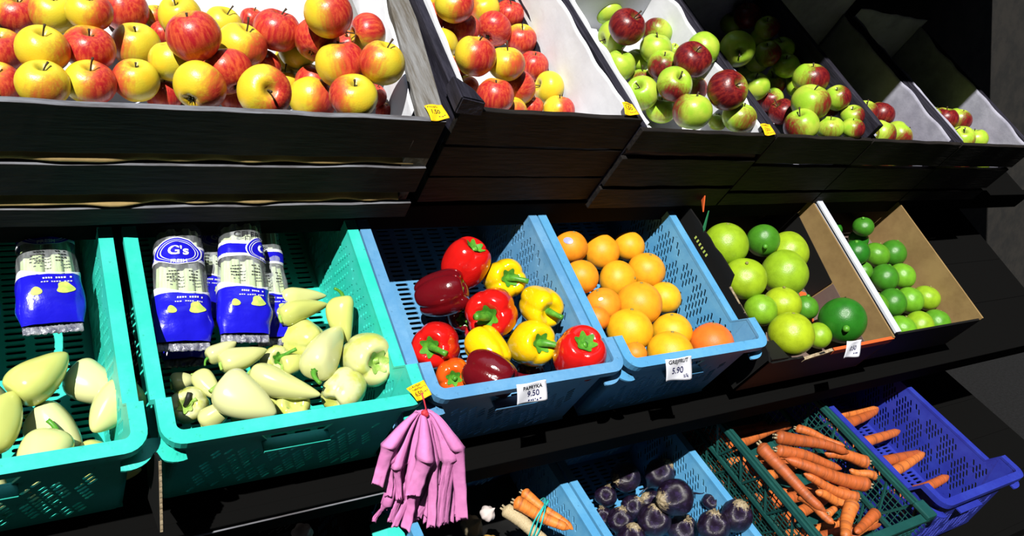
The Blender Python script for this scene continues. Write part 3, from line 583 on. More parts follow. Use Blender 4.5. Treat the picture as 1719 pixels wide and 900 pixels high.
M_ORANGEP = simple('orange_print', (0.62, 0.10, 0.015), 0.7)
M_GREENP = simple('green_print', (0.01, 0.16, 0.06), 0.7)
M_WHITEB = simple('white_board', (0.62, 0.66, 0.76), 0.7, 0.2, (0.5, 0.55, 0.66), 12)
M_YTAG = simple('yellow_tag_card', (0.95, 0.62, 0.01), 0.7, 0.2, (0.90, 0.48, 0.01), 30)
M_WTAG = simple('white_tag_paper', (0.80, 0.82, 0.90), 0.8, 0.2, (0.72, 0.74, 0.84), 30)
M_INK = simple('black_ink', (0.01, 0.01, 0.015), 0.6)
M_INKB = simple('blue_ink', (0.01, 0.012, 0.10), 0.6)
M_INKR = simple('brown_ink', (0.16, 0.05, 0.01), 0.6)
M_PINK = simple('pink_paper', (0.72, 0.25, 0.55), 0.8, 0.15, (0.62, 0.19, 0.46), 12, 0.3, 40, 0.004)
M_REDTIE = simple('red_string', (0.55, 0.03, 0.05), 0.6)
M_TBAND = simple('turquoise_rubber_band', (0.03, 0.50, 0.48), 0.5)
M_BLUEFILM = simple('blue_printed_film', (0.012, 0.010, 0.62), 0.22, 0.5, (0.010, 0.008, 0.50), 8, 0.25, 40, 0.006, coat=0.3)
M_WHITEFILM = simple('white_print', (0.72, 0.74, 0.82), 0.35)
M_SEAL = simple('crinkled_clear_seal', (0.30, 0.31, 0.36), 0.2, 0.8, (0.08, 0.08, 0.13), 60, 0.8, 90, 0.004)
M_YICON = simple('yellow_green_print', (0.62, 0.68, 0.16), 0.5, 0.3, (0.40, 0.55, 0.10), 60)
M_CELERY = simple('celery_stalk_skin', (0.55, 0.68, 0.32), 0.45, 0.4, (0.74, 0.80, 0.58), 7, 0.4, 18, 0.004, (10, 1, 10))
M_LEAF = simple('celery_leaf', (0.10, 0.28, 0.03), 0.5)
M_STICKER = simple('blue_white_sticker', (0.03, 0.05, 0.45), 0.4, 0.4, (0.7, 0.7, 0.8), 300)
M_GARLIC = simple('garlic_skin', (0.66, 0.62, 0.58), 0.7, 0.3, (0.45, 0.34, 0.36), 40)
M_ONION = simple('yellow_onion_skin', (0.55, 0.36, 0.10), 0.5, 0.4, (0.35, 0.20, 0.05), 20)
M_ROOT = simple('celeriac_skin', (0.42, 0.35, 0.22), 0.8, 0.2, (0.16, 0.12, 0.07), 60, 0.8, 80, 0.004)
M_ASPHALT = simple('asphalt', (0.012, 0.012, 0.013), 0.9, 0.2, (0.007, 0.007, 0.007), 60, 0.6, 120, 0.004)
M_PLASTER = simple('dark_plaster', (0.03, 0.028, 0.026), 0.9, 0.1, (0.02, 0.02, 0.02), 10)
M_CANVAS = simple('unseen_awning_canvas', (0.10, 0.16, 0.12), 0.9, 0.1, (0.08, 0.13, 0.10), 12)
def film_mat():
    m, nt, b = newmat('clear_film'); out = nt.nodes['Material Output']
    b.inputs['Base Color'].default_value = (0.75, 0.8, 0.85, 1); b.inputs['Roughness'].default_value = 0.12; b.inputs['Specular IOR Level'].default_value = 0.8
    bump(nt, b, noise_n(nt, coord(nt, 'Object', (60, 14, 60)), 1.0, 4), 0.6, 0.006)
    tr = N(nt, 'ShaderNodeBsdfTransparent'); mx = N(nt, 'ShaderNodeMixShader'); tr.inputs[0].default_value = (0.93, 0.95, 0.95, 1)
    f = math_node(nt, 'MULTIPLY', ramp(nt, noise_n(nt, coord(nt, 'Object', (40, 10, 40)), 1.0, 3), 0.45, 0.75), 0.35)
    f = math_node(nt, 'ADD', f, 0.10)
    nt.links.new(f, mx.inputs[0]); nt.links.new(tr.outputs[0], mx.inputs[1]); nt.links.new(b.outputs[0], mx.inputs[2]); nt.links.new(mx.outputs[0], out.inputs[0])
    return m
M_FILM = film_mat()

# ------------------------------------------------------------------ the setting
bm = bmesh.new(); box(bm, -5, 7, -5, 4, -0.1, 0.0); tag(obj('floor', bm2me(bm, 'floor'), M_ASPHALT), kind='structure')
bm = bmesh.new(); box(bm, -5, 7, 1.75, 1.95, 0.0, 3.4); tag(obj('wall_back', bm2me(bm, 'wall_back'), M_PLASTER), kind='structure')

# canvas awning added out of view on the wall to shade the far top crates
AW = TOP.w((0.90, 0.262, -0.05)) - SUN_DIR * 1.35
b = bmesh.new()
def _aw(u, v):
    x = AW.x + 0.55 * v + 3.6 * u; y = AW.y + (1.75 - AW.y) * v; return Vector((x, y, AW.z + 0.45 * v - 0.03 * math.sin(u * 28) ** 2 * (1 - v) * .5))
grid(b, _aw, 80, 12)
o = obj('unseen_awning', bm2me(b, 'unseen_awning', True), M_CANVAS); o.modifiers.new('thickness', 'SOLIDIFY').thickness = 0.004; tag(o, kind='structure')

M_SHADEW = simple('shade_black_wood', (0.0035, 0.0035, 0.0035), 0.9, 0.05)  # near-black colour keeps the sunlit shelf fronts looking shaded
# the stand: three sloping shelves on trestles
rack = empty('display_rack', Matrix.Translation((0.9, 0.3, 0)))
tag(rack, 'dark wooden market stand with three sloping shelves under the crates', 'market stand')
inv = rack.matrix_world.inverted()
def shelf(fr, x0, x1, d0, d1, n1, th):
    b = bmesh.new(); n = 4
    for i in range(n):
        a = d0 + (d1 - d0) * i / n; c = d0 + (d1 - d0) * (i + 1) / n - 0.0004
        box(b, x0, x1, a, c, n1 - th, n1, 0.002)
    me = bm2me(b, 'shelf_board'); me.transform(inv @ fr.m); obj('shelf_board', me, M_SHADEW, rack)
    b = bmesh.new(); box(b, x0, x1, d0 - 0.022, d0 + 0.0005, n1 - 0.06, n1 + 0.012, 0.002)
    me = bm2me(b, 'front_rail'); me.transform(inv @ fr.m); obj('front_rail', me, M_SHADEW, rack)
    if fr is MID:
        b = bmesh.new(); bar(b, (0.03, d0 - .023, n1 - .004), (0.43, d0 - .023, n1 - .002), .003, .003); me = bm2me(b, 'lit_edge_strip'); me.transform(inv @ fr.m); obj('lit_edge_strip', me, M_WOOD_LIT, rack)  # pale strip stands in for sunlight on the shelf edge
shelf(TOP, -1.05, 2.5, 0.035, 0.62, -0.252, 0.022)
shelf(MID, -0.75, 3.0, -0.062, 0.60, -0.196, 0.02)  # front rail set forward to cast more shade on the bottom row
shelf(BOT, -1.6, 2.1, -0.45, 0.18, -0.196, 0.02)
for x in (-0.78, 1.0, 2.95):
    for y, h in ((0.78, 1.78), (1.28, 1.9)):
        b = bmesh.new(); box(b, x - 0.03, x + 0.03, y - 0.03, y + 0.03, 0, h, 0.004); me = bm2me(b, 'post'); me.transform(inv); obj('post', me, M_WOOD_D, rack)
b = bmesh.new(); box(b, -0.8, 3.0, 1.26, 1.30, 0.2, 1.9); me = bm2me(b, 'back_panel'); me.transform(inv); obj('back_panel', me, M_WOOD_D, rack)

# ------------------------------------------------------------------ plastic crates
SLOT_DIAMOND = [(2, 0), (3, 1), (5, 0), (5, 1)]
def diamond_slots(s0, s1, n0, n1):
    """diagonal slots in diamond clusters inside the rectangle"""
    out = []; e1 = (-0.31, 0.95); e2 = (0.57, 0.82); P1, P2 = 0.0112, 0.0225
    for j in range(-40, 60):
        g, r = divmod(j, 4)
        for i in range(-60, 60):
            a = (i + 4 * (g % 2)) % 8
            if not ((r in (1, 2) and a < 7) or (r in (0, 3) and 1 <= a < 6)): continue
            x = s0 + i * P1 * e1[0] + (j + .25 * g) * P2 * e2[0]; y = n0 + i * P1 * e1[1] + (j + .25 * g) * P2 * e2[1]
            if s0 + 0.012 < x < s1 - 0.012 and n0 + 0.016 < y < n1 - 0.014: out.append(slot(x, y, e2[0], e2[1], 0.0190, 0.0058))
    return out
def panel_to(me, f): return map_mesh(me, f)
def plastic_crate(name, label, mat, fr, x0, w, d0=-0.035, L=0.60, nbase=0.0, depth=0.19, handle=True, group='plastic produce crates', front=True):
    X0, X1 = x0, x0 + w; D0 = d0; D1 = d0 + L; H = 0.043; R = 0.032; RD = 0.075
    root = empty(name, fr.m @ Matrix.Translation((x0, d0, nbase)) ); tag(root, label, 'crate', group)
    T = Matrix.Translation((-x0, -d0, 0))
    def add(nm, me, smooth=False): me.transform(T); smooth_mesh(me, smooth); return obj(nm, me, mat, root)
    th = 0.003; ins = 0.019       # walls sit inside the rim
    # floor grid
    holes = []
    nx = int((w - 0.05) / 0.042)
    for i in range(nx):
        cx = X0 + (w - nx * 0.042) / 2 + 0.021 + i * 0.042
        d = D0 + 0.04
        while d < D1 - 0.03: holes.append(slot(cx, d, 1, 0, 0.030, 0.0065)); d += 0.0125
    me = curve_panel([(X0 + ins, D0 + ins), (X1 - ins, D0 + ins), (X1 - ins, D1 - ins), (X0 + ins, D1 - ins)], holes, 0.004)
    map_mesh(me, lambda c: Vector((c.x, c.y, c.z - depth))); add('floor_grid', me)
    # side walls: outline in (d, n) with the raised front corner
    ol = [(D0 + R, -depth), (D1 - R, -depth), (D1 - R, -0.002), (D0 + RD + 0.022, -0.002), (D0 + RD, H - 0.002), (D0 + R, H - 0.002)]
    for s in (0, 1):
        hs = diamond_slots(D0 + RD * 0.65, D1 - 0.05, -depth, -0.012)
        me = curve_panel(ol, hs, th); xx = X0 + ins if s == 0 else X1 - ins; sg = 1 if s == 0 else -1
        map_mesh(me, lambda c: Vector((xx + c.z + sg * 0.012 * (-c.y) / depth * (1 if c.y < 0 else 0), c.x, c.y))); add('side_wall', me)
    for s in (0, 1):
        yy = D0 + ins if s == 0 else D1 - ins
        top = H - 0.002 if s == 0 else -0.002
        hs = diamond_slots(X0 + 0.05, X1 - 0.05, -depth, -0.012 if s else -0.03)
        if s == 0 and handle:
            hx0, hx1 = X0 + w * 0.36, X0 + w * 0.64
            hs = [h for h in hs if not (hx0 - 0.012 < h[0][0] < hx1 + 0.012 and h[0][1] > -0.055)]
            hs.append([(hx0, -0.012), (hx1, -0.012), (hx1 - 0.012, -0.032), (hx0 + 0.012, -0.032)])
        me = curve_panel([(X0 + R, -depth), (X1 - R, -depth), (X1 - R, top), (X0 + R, top)], hs, th)
        map_mesh(me, lambda c: Vector((c.x, yy + c.z, c.y))); add('front_wall' if s == 0 else 'back_wall', me)
    # rounded corners
    def arc(cx, cy, a0, a1, n=7): return [(cx + R * math.cos(math.radians(a0 + (a1 - a0) * i / (n - 1))), cy + R * math.sin(math.radians(a0 + (a1 - a0) * i / (n - 1)))) for i in range(n)]
    for cx, cy, a0, a1, top in ((X0 + R, D0 + R, 180, 270, H), (X1 - R, D0 + R, 270, 360, H), (X0 + R, D1 - R, 90, 180, 0), (X1 - R, D1 - R, 0, 90, 0)):
        b = bmesh.new(); pts = arc(cx, cy, a0, a1)
        lat = [((p[0] - cx) / R, (p[1] - cy) / R, 0) for p in pts]
        sweep_rect(b, [(p[0], p[1], 0) for p in pts], lat, -ins - th / 2, -ins + th / 2, -depth, top - 0.002); add('corner', bm2me(b, 'corner'), False)
    # rim: one continuous flange, stepping up over the front corners
    path, lat = [], []
    def P(x, y, z, lx, ly): path.append((x, y, z)); lat.append((lx, ly, 0))
    for y, z in ((D1 - R, 0), (D0 + RD + 0.022, 0), (D0 + RD, H), (D0 + R, H)): P(X0, y, z, -1, 0)
    for p in arc(X0 + R, D0 + R, 180, 270)[1:]: P(p[0], p[1], H, (p[0] - X0 - R) / R, (p[1] - D0 - R) / R)
    for p in arc(X1 - R, D0 + R, 270, 360)[:-1]: P(p[0], p[1], H, (p[0] - X1 + R) / R, (p[1] - D0 - R) / R)
    for y, z in ((D0 + R, H), (D0 + RD, H), (D0 + RD + 0.022, 0), (D1 - R, 0)): P(X1, y, z, 1, 0)
    for p in arc(X1 - R, D1 - R, 0, 90)[1:]: P(p[0], p[1], 0, (p[0] - X1 + R) / R, (p[1] - D1 + R) / R)
    for p in arc(X0 + R, D1 - R, 90, 180): P(p[0], p[1], 0, (p[0] - X0 - R) / R, (p[1] - D1 + R) / R)
    b = bmesh.new(); sweep_rect(b, path, lat, -0.0215, 0.0, -0.007, 0.0)
    sweep_rect(b, path[:22], lat[:22], -0.003, 0.0, -0.015, -0.007)
    add('rim', bm2me(b, 'rim'))
    # stacking lips under the front corners, handle sill
    for s in (0, 1):
        b = bmesh.new(); n = 12; cx = X0 + R if s == 0 else X1 - R; pts = []; lt = []
        for i in range(n):
            t = i / (n - 1); a = math.radians(175 + 100 * t) if s == 0 else math.radians(365 - 100 * t)
            pts.append((cx + (R + 0.004) * math.cos(a), D0 + R + (R + 0.004) * math.sin(a), H - 0.040 + 0.004 * math.sin(t * 3))); lt.append((math.cos(a), math.sin(a), 0))
        rings = []
        for i, (p, l) in enumerate(zip(pts, lt)):
            t = i / (n - 1); wd_ = 0.007 * math.sin(math.pi * min(1, 0.15 + t * 0.85)) + 0.002; p = Vector(p); l = Vector(l)
            rings.append([b.verts.new(p + l * a_ + Vector((0, 0, z_))) for a_, z_ in ((-0.012, -0.004), (wd_, -0.004), (wd_, 0.0), (-0.012, 0.0))])
        for i in range(n - 1):
            for k in range(4): b.faces.new((rings[i][k], rings[i][(k + 1) % 4], rings[i + 1][(k + 1) % 4], rings[i + 1][k]))
        b.faces.new(rings[0][::-1]); b.faces.new(rings[-1])
        add('corner_lip', bm2me(b, 'corner_lip'))
    if handle:
        b = bmesh.new(); box(b, X0 + w * 0.37, X0 + w * 0.63, D0 - 0.001, D0 + ins, -0.038, -0.032, 0.001); add('handle', bm2me(b, 'handle'))
    return root
plastic_crate('plastic_crate', 'teal plastic crate cut by the picture side, left of the celery crate', M_TEAL, MID, -0.436, 0.415)
plastic_crate('plastic_crate', 'teal perforated plastic crate holding pale peppers and celery packs', M_TEAL, MID, -0.006, 0.407)
plastic_crate('plastic_crate', 'blue perforated plastic crate holding red and yellow bell peppers', M_BLUE, MID, 0.405, 0.420)
plastic_crate('plastic_crate', 'blue perforated plastic crate holding grapefruits', M_BLUE2, MID, 0.829, 0.410)
BD0 = -0.43
M_SHADEPL = simple('shade_black_plastic', (0.006, 0.006, 0.006), 0.5, 0.3)
plastic_crate('plastic_crate', 'bottom row crate under the celery crate, coloured black in place of shade', M_SHADEPL, BOT, -0.955, 0.415, BD0)  # black colour replaces the shade that falls over this crate
for x0_, lb_ in ((-0.93, 'black sheet added as shade in the black bottom crate'), (-0.408, 'black plastic sheet added to darken the crate of the carrot and parsnip bundle')):
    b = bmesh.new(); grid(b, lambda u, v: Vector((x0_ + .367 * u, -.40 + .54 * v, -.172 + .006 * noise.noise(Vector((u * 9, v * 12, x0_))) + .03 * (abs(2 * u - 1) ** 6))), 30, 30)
    o = obj('plastic_sheet', bm2me(b, 'plastic_sheet', True), M_SHADEPL); o.matrix_world = BOT.m; tag(o, lb_, 'plastic sheet')  # sheets added to darken the crate floors
plastic_crate('plastic_crate', 'blue crate in the bottom row with the banded carrot and parsnip bundle', M_BLUE2, BOT, -0.432, 0.415, BD0)
plastic_crate('plastic_crate', 'blue crate in the bottom row full of beetroots', M_BLUE2, BOT, -0.010, 0.413, BD0)
plastic_crate('plastic_crate', 'blue edged crate in the bottom row beyond the dark green carrot crate', plastic('navy_plastic', (0.02, 0.03, 0.30), (0.03, 0.05, 0.38)), BOT, 0.868, 0.415, BD0, nbase=0.09)

def mesh_crate(label, fr, x0, w, d0, L, nb, depth):
    root = empty('mesh_crate', fr.m @ Matrix.Translation((x0, d0, nb))); tag(root, label, 'crate')
    def add(nm, b): return obj(nm, bm2me(b, nm), M_DGREEN, root)
    b = bmesh.new(); box(b, 0.015, w - 0.015, 0.01, L - 0.01, -depth, -depth + 0.004); add('floor_panel', b)
    for s in (0, 1):
        x = 0.012 if s == 0 else w - 0.012; lean = 0.035 if s == 0 else -0.035
        pt = lambda d, n: Vector((x + lean * (-n / depth), d, n))
        b = bmesh.new()
        bar(b, pt(0.0, -depth + .005), pt(L, -depth + .005), 0.006, 0.012); bar(b, pt(0.0, -depth * 0.52), pt(L, -depth * 0.52), 0.012, 0.010)
        k = 0.0
        while k < L:                                     # fine lattice of the wall
            bar(b, pt(k, -depth), pt(min(k + 0.02, L), 0), 0.002, 0.0022); k += 0.017
        n_ = -depth
        while n_ < -0.004: bar(b, pt(0, n_), pt(L, n_), 0.002, 0.0022); n_ += 0.0125
        for k in range(0, 6):                            # wide diagonal ribs
            d = k * L / 6
            bar(b, pt(d, -depth * 0.52), pt(d + L / 12, -0.004), 0.006, 0.006); bar(b, pt(d + L / 6, -depth * 0.52), pt(d + L / 12, -0.004), 0.006, 0.006)
            bar(b, pt(d, -depth), pt(d + L / 12, -depth * .52), 0.005, 0.005); bar(b, pt(d + L / 6, -depth), pt(d + L / 12, -depth * .52), 0.005, 0.005)
        add('side_wall', b)
    for s in (0, 1):
        y = 0.01 if s == 0 else L - 0.01
        b = bmesh.new(); k = 0.02
        while k < w - 0.02: bar(b, (k, y, -depth), (k + 0.01, y, 0), 0.003, 0.003); k += 0.018
        n_ = -depth
        while n_ < 0: bar(b, (0.03, y, n_), (w - 0.03, y, n_), 0.003, 0.003); n_ += 0.016
        add('front_wall' if s == 0 else 'back_wall', b)
    b = bmesh.new()
    for x, wd_ in ((0.0, 0.024), (w - 0.024, 0.024)):
        box(b, x, x + wd_, 0, L, -0.012, 0.0, 0.0015); box(b, x + 0.006, x + wd_ - 0.012, 0, L, -0.001, 0.006, 0.001)
    box(b, 0, w, 0, 0.022, -0.012, 0.0, 0.0015); box(b, 0, w, L - 0.022, L, -0.012, 0.0, 0.0015)
    add('rim', b)
    for s in (0, 1):
        b = bmesh.new(); xx = 0 if s == 0 else w - 0.04; box(b, xx, xx + 0.04, 0.0, 0.05, 0.0, 0.012, 0.003); add('stacking_corner', b)
mesh_crate('dark green mesh-sided crate full of carrots', BOT, 0.435, 0.415, BD0, 0.58, 0.10, 0.20)

# ------------------------------------------------------------------ wooden fruit crates of the top row
def wood_crate(label, x0, x1, nb, d0, L, boards, left_skew=0.0, side_w=0.02, edge_mat=None, right_n=0.0, right_mat=None, right_w=None, skew=0.0, left_block=False, left_n=0.0):
    root = empty('wooden_crate', TOP.m @ Matrix.Translation((x0, d0, nb))); tag(root, label, 'crate', 'wooden apple crates of the top row')
    w = x1 - x0
    def add(nm, b, mat): return obj(nm, bm2me(b, nm), mat, root)
    for i, (a, c) in enumerate(boards):
        b = bmesh.new(); box(b, 0, w, 0.0, 0.011, c, a, 0.0015)
        bmesh.ops.subdivide_edges(b, edges=[e for e in b.edges if abs(e.verts[0].co.x - e.verts[1].co.x) > w * 0.5], cuts=24)
        for v in b.verts:
            v.co.z += 0.0025 * noise.noise(Vector((v.co.x * 14 + i * 7, i * 3.0, x0 * 5))); v.co.y += 0.001 * noise.noise(Vector((v.co.x * 9, v.co.z * 40, i)))
        if i and edge_mat:
            for v in b.verts: v.co.y -= 0.005 * i
        o = add('front_board', b, M_WOOD_D)
        if edge_mat:
            o.data.materials.append(edge_mat)
            for p in o.data.polygons:
                if p.normal.z > .6: p.material_index = 1  # upward faces get the paler grey, coloured as sunlit
    rw = right_w or side_w
    b = bmesh.new(); box(b, 0, side_w, 0.011, L, -0.115, left_n, 0.002); box(b, 0, side_w, 0.011, L, -0.235, -0.125, 0.002)
    for v in b.verts: v.co.x += left_skew * v.co.y / L
    add('side_board', b, M_WOOD_B)
    b = bmesh.new(); box(b, w - rw, w, 0.011 if not right_mat else 0.0, L, -0.115, right_n, 0.002); box(b, w - side_w, w, 0.011, L, -0.235, -0.125, 0.002)
    for v in b.verts: v.co.x += skew * (v.co.y / L) * (1 if v.co.z > -.12 else 0)
    o = add('side_board', b, right_mat or M_WOOD_B)
    b = bmesh.new(); box(b, 0.0, w, L, L + 0.012, -0.235, 0.0, 0.002); add('back_board', b, M_WOOD_D)
    b = bmesh.new(); box(b, 0, w, 0.012, L, -0.247, -0.238, 0.001); add('floor_board', b, M_WOOD_D)
    for s in (0, 1):
        b = bmesh.new(); xx = side_w if s == 0 else w - rw - 0.022
        box(b, xx, xx + 0.022, 0.012, 0.034, -0.235, -0.13, 0.002); add('corner_post', b, M_WOOD_D)
    if left_block:
        b = bmesh.new(); vs = [b.verts.new(p) for p in ((-.010, 0, -.01), (.044, -.004, -.01), (.042, .04, -.01), (-.008, .065, -.01), (-.010, 0, .030), (.041, -.002, .022), (.026, .034, .024), (-.006, .06, .028))]
        for f in ((3, 2, 1, 0), (4, 5, 6, 7), (0, 1, 5, 4), (1, 2, 6, 5), (2, 3, 7, 6), (3, 0, 4, 7)): b.faces.new([vs[i] for i in f])
        bmesh.ops.bevel(b, geom=list(b.edges), offset=0.003, segments=2, affect='EDGES'); add('corner_block', b, M_WOOD_B)
    return root
wood_crate('widest wooden crate with a grey side board, full of yellow-red apples', -0.735, -0.002, 0.0, 0.0, 0.58, [(0, -.092), (-.112, -.178), (-.205, -.245)], edge_mat=M_WOOD_LIT, right_mat=M_WOOD_G, right_w=0.050, skew=0.078)
wood_crate('wooden crate with splintered front and dark corner block, half filled with apples', 0.024, 0.446, 0.018, 0.012, 0.58, [(0, -.085), (-.09, -.17), (-.174, -.245)], left_block=True, left_skew=0.022)
wood_crate('dark wooden crate lined in white paper, full of green apples', 0.450, 0.862, 0.0, 0.0, 0.58, [(0, -.06), (-.082, -.17), (-.18, -.245)])
wood_crate('dark wooden crate with shaded green apples, right of the green apple crate', 0.866, 1.238, 0.0, 0.0, 0.60, [(0, -.09), (-.10, -.19), (-.2, -.245)], right_n=0.045)
wood_crate('shaded wooden crate with grey paper beyond the dim apple crate', 1.242, 1.660, 0.0, 0.0, 0.60, [(0, -.09), (-.10, -.19), (-.2, -.245)])
wood_crate('farthest wooden crate in shade at the end of the top row', 1.666, 2.09, 0.0, 0.0, 0.60, [(0, -.09), (-.10, -.19), (-.2, -.245)])

def liner(label, x0, x1, d0, L, mat, nfl, ltop, rtop, btop, seed, name='paper_liner', shear=(0, 0)):
    """paper sheet draped in a crate: up the sides and the back"""
    b = bmesh.new(); w = x1 - x0
    def f(u, v):
        hL = ltop - nfl; hR = rtop - nfl; tot = hL + w + hR; s = u * tot
        if s < hL: x, n = x0 + 0.006 * (1 - (s / hL)) , ltop - s
        elif s < hL + w: x, n = x0 + (s - hL), nfl
        else: x, n = x1 - 0.006 * ((s - hL - w) / hR), nfl + (s - hL - w)
        ld = L + (btop - nfl); q = v * ld
        if q < L: d = d0 + q
        else:
            d = d0 + L; n = max(n, nfl + (q - L))
        k = noise.noise(Vector((x * 9 + seed, d * 7, n * 9))) ; k2 = noise.noise(Vector((x * 26, d * 22 + seed, n * 24)))
        x += (shear[0] * (1 - u) + shear[1] * u) * max(0, d) / L
        return Vector((x + 0.004 * k2 * (1 if hL < s < hL + w else -abs(1)) * .3, d + 0.003 * k, n + 0.006 * k + 0.003 * k2 + (0.010 * noise.noise(Vector((d * 12, seed, 3))) if u < .02 or u > .98 else 0)))
    grid(b, f, 70, 50); bmesh.ops.remove_doubles(b, verts=b.verts, dist=1e-5)
    me = bm2me(b, name, True); o = obj(name, me, mat); o.matrix_world = TOP.m
    md = o.modifiers.new('thickness', 'SOLIDIFY'); md.thickness = 0.0006
    tag(o, label, 'paper'); return o
NF = -0.165
liner('white paper lining the widest crate, showing beside its grey board', -0.712, -0.055, 0.022, 0.53, M_PAPER, NF, -0.01, -0.002, 0.02, 1, shear=(0, .078))
liner('large bare white paper sheet lining the half filled apple crate', 0.058, 0.424, 0.026, 0.54, M_PAPER, NF, 0.0, 0.018, 0.02, 7, shear=(.035, 0))
liner('white paper under the green apples, folded over the front corner', 0.472, 0.838, 0.022, 0.53, M_PAPER, NF, 0.006, 0.004, 0.02, 13)
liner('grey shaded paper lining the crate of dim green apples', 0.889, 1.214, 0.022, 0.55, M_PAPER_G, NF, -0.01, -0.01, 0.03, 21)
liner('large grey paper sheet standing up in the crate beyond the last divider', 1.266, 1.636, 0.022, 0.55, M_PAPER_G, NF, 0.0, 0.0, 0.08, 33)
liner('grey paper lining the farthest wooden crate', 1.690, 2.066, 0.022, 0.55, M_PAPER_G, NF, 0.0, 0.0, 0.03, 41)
# brown paper seen between the boards of the widest crate
def kraft(x0, x1, gaps, seed, mat, label):
    b = bmesh.new()
    def f(u, v):
        n = -0.235 + 0.190 * v; y = 0.0120
        for c, a in gaps: y -= a * (0.75 + 0.5 * noise.noise(Vector((u * 9, c * 50, seed)))) * math.exp(-((n - c) / 0.007) ** 2)
        return Vector((x0 + (x1 - x0) * u, y, n))
    grid(b, f, 60, 80); o = obj('kraft_paper', bm2me(b, 'kraft_paper', True), mat); o.matrix_world = TOP.m; tag(o, label, 'paper'); return o
kraft(-0.70, -0.03, ((-.106, .016), (-.199, .024)), 2, M_KRAFT, 'brown kraft paper bulging through the slat gaps of the widest crate')
kraft(0.456, 0.858, ((-.074, .006),), 5, M_CARD_G, 'grey brown paper behind the slat gap of the green apple crate')
# ------------------------------------------------------------------ fruit meshes
def apple_mesh(seed, squash=0.88, lob=0.025):
    b = bmesh.new(); nu, nv = 36, 26; r_ = random.Random(seed); ph = r_.random() * 6
    rows = []
    for j in range(nv + 1):
        phi = math.pi * j / nv; row = []
        for i in range(nu):
            th = 2 * math.pi * i / nu; s, c = max(0.0, math.sin(phi)), math.cos(phi)
            rho = s ** 0.92 * (1 + 0.05 * c) ; z = squash * c
            lobe = math.cos(5 * th + ph)
            if c < 0: rho *= 1 + lob * lobe * (-c); rho *= 1 - 0.08 * c * c
            if c > 0: z -= 0.36 * math.exp(-(rho / 0.25) ** 2); z += 0.02 * math.cos(3 * th + ph) * math.exp(-((rho - .5) / .3) ** 2)
            else: z += (0.22 - 0.02 * lobe) * math.exp(-(rho / 0.24) ** 2)
            p = Vector((rho * math.cos(th), rho * math.sin(th), z)); p *= 1 + 0.035 * noise.noise(p * 1.2 + Vector((seed * 3.1, 0, 0)))
            row.append(p)
            if j in (0, nv): break
        rows.append([b.verts.new(p) for p in row])
    for j in range(nv):
        a, c = rows[j], rows[j + 1]
        for i in range(nu):
            k = (i + 1) % nu
            if len(a) == 1: b.faces.new((a[0], c[i], c[k]))
            elif len(c) == 1: b.faces.new((a[i], c[0], a[k]))
            else: b.faces.new((a[i], c[i], c[k], a[k]))
    return bm2me(b, 'apple', True)
APPLES = [apple_mesh(1), apple_mesh(2, .92, .03), apple_mesh(3, .85, .02), apple_mesh(4, .95, .035)]
def stem_mesh(l, bend):
    b = bmesh.new(); tube(b, [(bend * (t ** 2), 0, 0.45 + l * t) for t in (0, .25, .5, .75, 1)], [.05, .035, .032, .036, .055], 7); return bm2me(b, 'stem', True)
STEMS = [stem_mesh(.75, .12), stem_mesh(.55, -.2), stem_mesh(.45, .05)]
b = bmesh.new()
for k in range(5):
    a = k * 2 * math.pi / 5; tube(b, [(0, 0, -.66), (.07 * math.cos(a), .07 * math.sin(a), -.70), (.13 * math.cos(a + .3), .13 * math.sin(a + .3), -.80)], [.03, .045, .012], 5)
CAL = bm2me(b, 'calyx', True)
for me in STEMS: me.materials.append(M_STEM)
CAL.materials.append(M_CALYX)
def apples(rows, fr, mat_meshes, group):
    for i, r in enumerate(rows):
        x, d, n, rad, ax, bl, amt, lab = r
        o = obj('apple', mat_meshes[(i * 7) % 4]); o.color = (amt, 0, rnd.random(), 1)
        o.matrix_world = fr.m @ rot_axes(ax, bl, Vector((x, d, n)), rad * 1.04)
        tag(o, lab, 'apple', group)
        s = obj('stem', STEMS[i % 3], None, o); s.rotation_euler.z = rnd.random() * 6
        obj('calyx', CAL, None, o)
YA = []; GA = []
for me in APPLES:
    a = me.copy(); a.materials.append(M_APPLE); YA.append(a); g = me.copy(); g.materials.append(M_GREEN); GA.append(g)
apples(A1, TOP, YA, 'yellow and red apples of the widest crate')
apples(A2, TOP, YA, 'yellow and red apples of the half filled crate')
apples(A3, TOP, GA, 'green apples of the white-papered crate')
apples(A4, TOP, GA, 'green apples of the shaded crate')
ORD = ['nearest', 'second', 'third', 'fourth']
def fill(x0, nx, ny, word):
    out = []
    for lay in (0, 1):
        for j in range(ny - lay):
            for i in range(nx - lay):
                r = 0.037 + 0.003 * rnd.random()
                out.append([x0 + 0.045 + i * 0.084 + 0.042 * lay + (0.02 if j % 2 and not lay else 0) + rnd.uniform(-.004, .004), 0.055 + j * 0.084 + 0.042 * lay, -0.162 + r + 0.058 * lay, r,
                        [rnd.uniform(-.5, .5), rnd.uniform(-.2, .8), .7], [rnd.uniform(-1, 1), -.6, .4], rnd.choice([.05, .2, .35, .6]),
                        '%s apple of the %s %s row in the %s' % (['first', 'second', 'third', 'fourth'][i], ORD[j], ['bottom', 'upper'][lay], word)])
    return out
apples(fill(1.272, 4, 3, 'grey-papered crate past the divider'), TOP, GA, 'apples of the grey-papered crate')
apples(fill(1.696, 4, 3, 'farthest wooden crate'), TOP, GA, 'apples of the farthest crate')

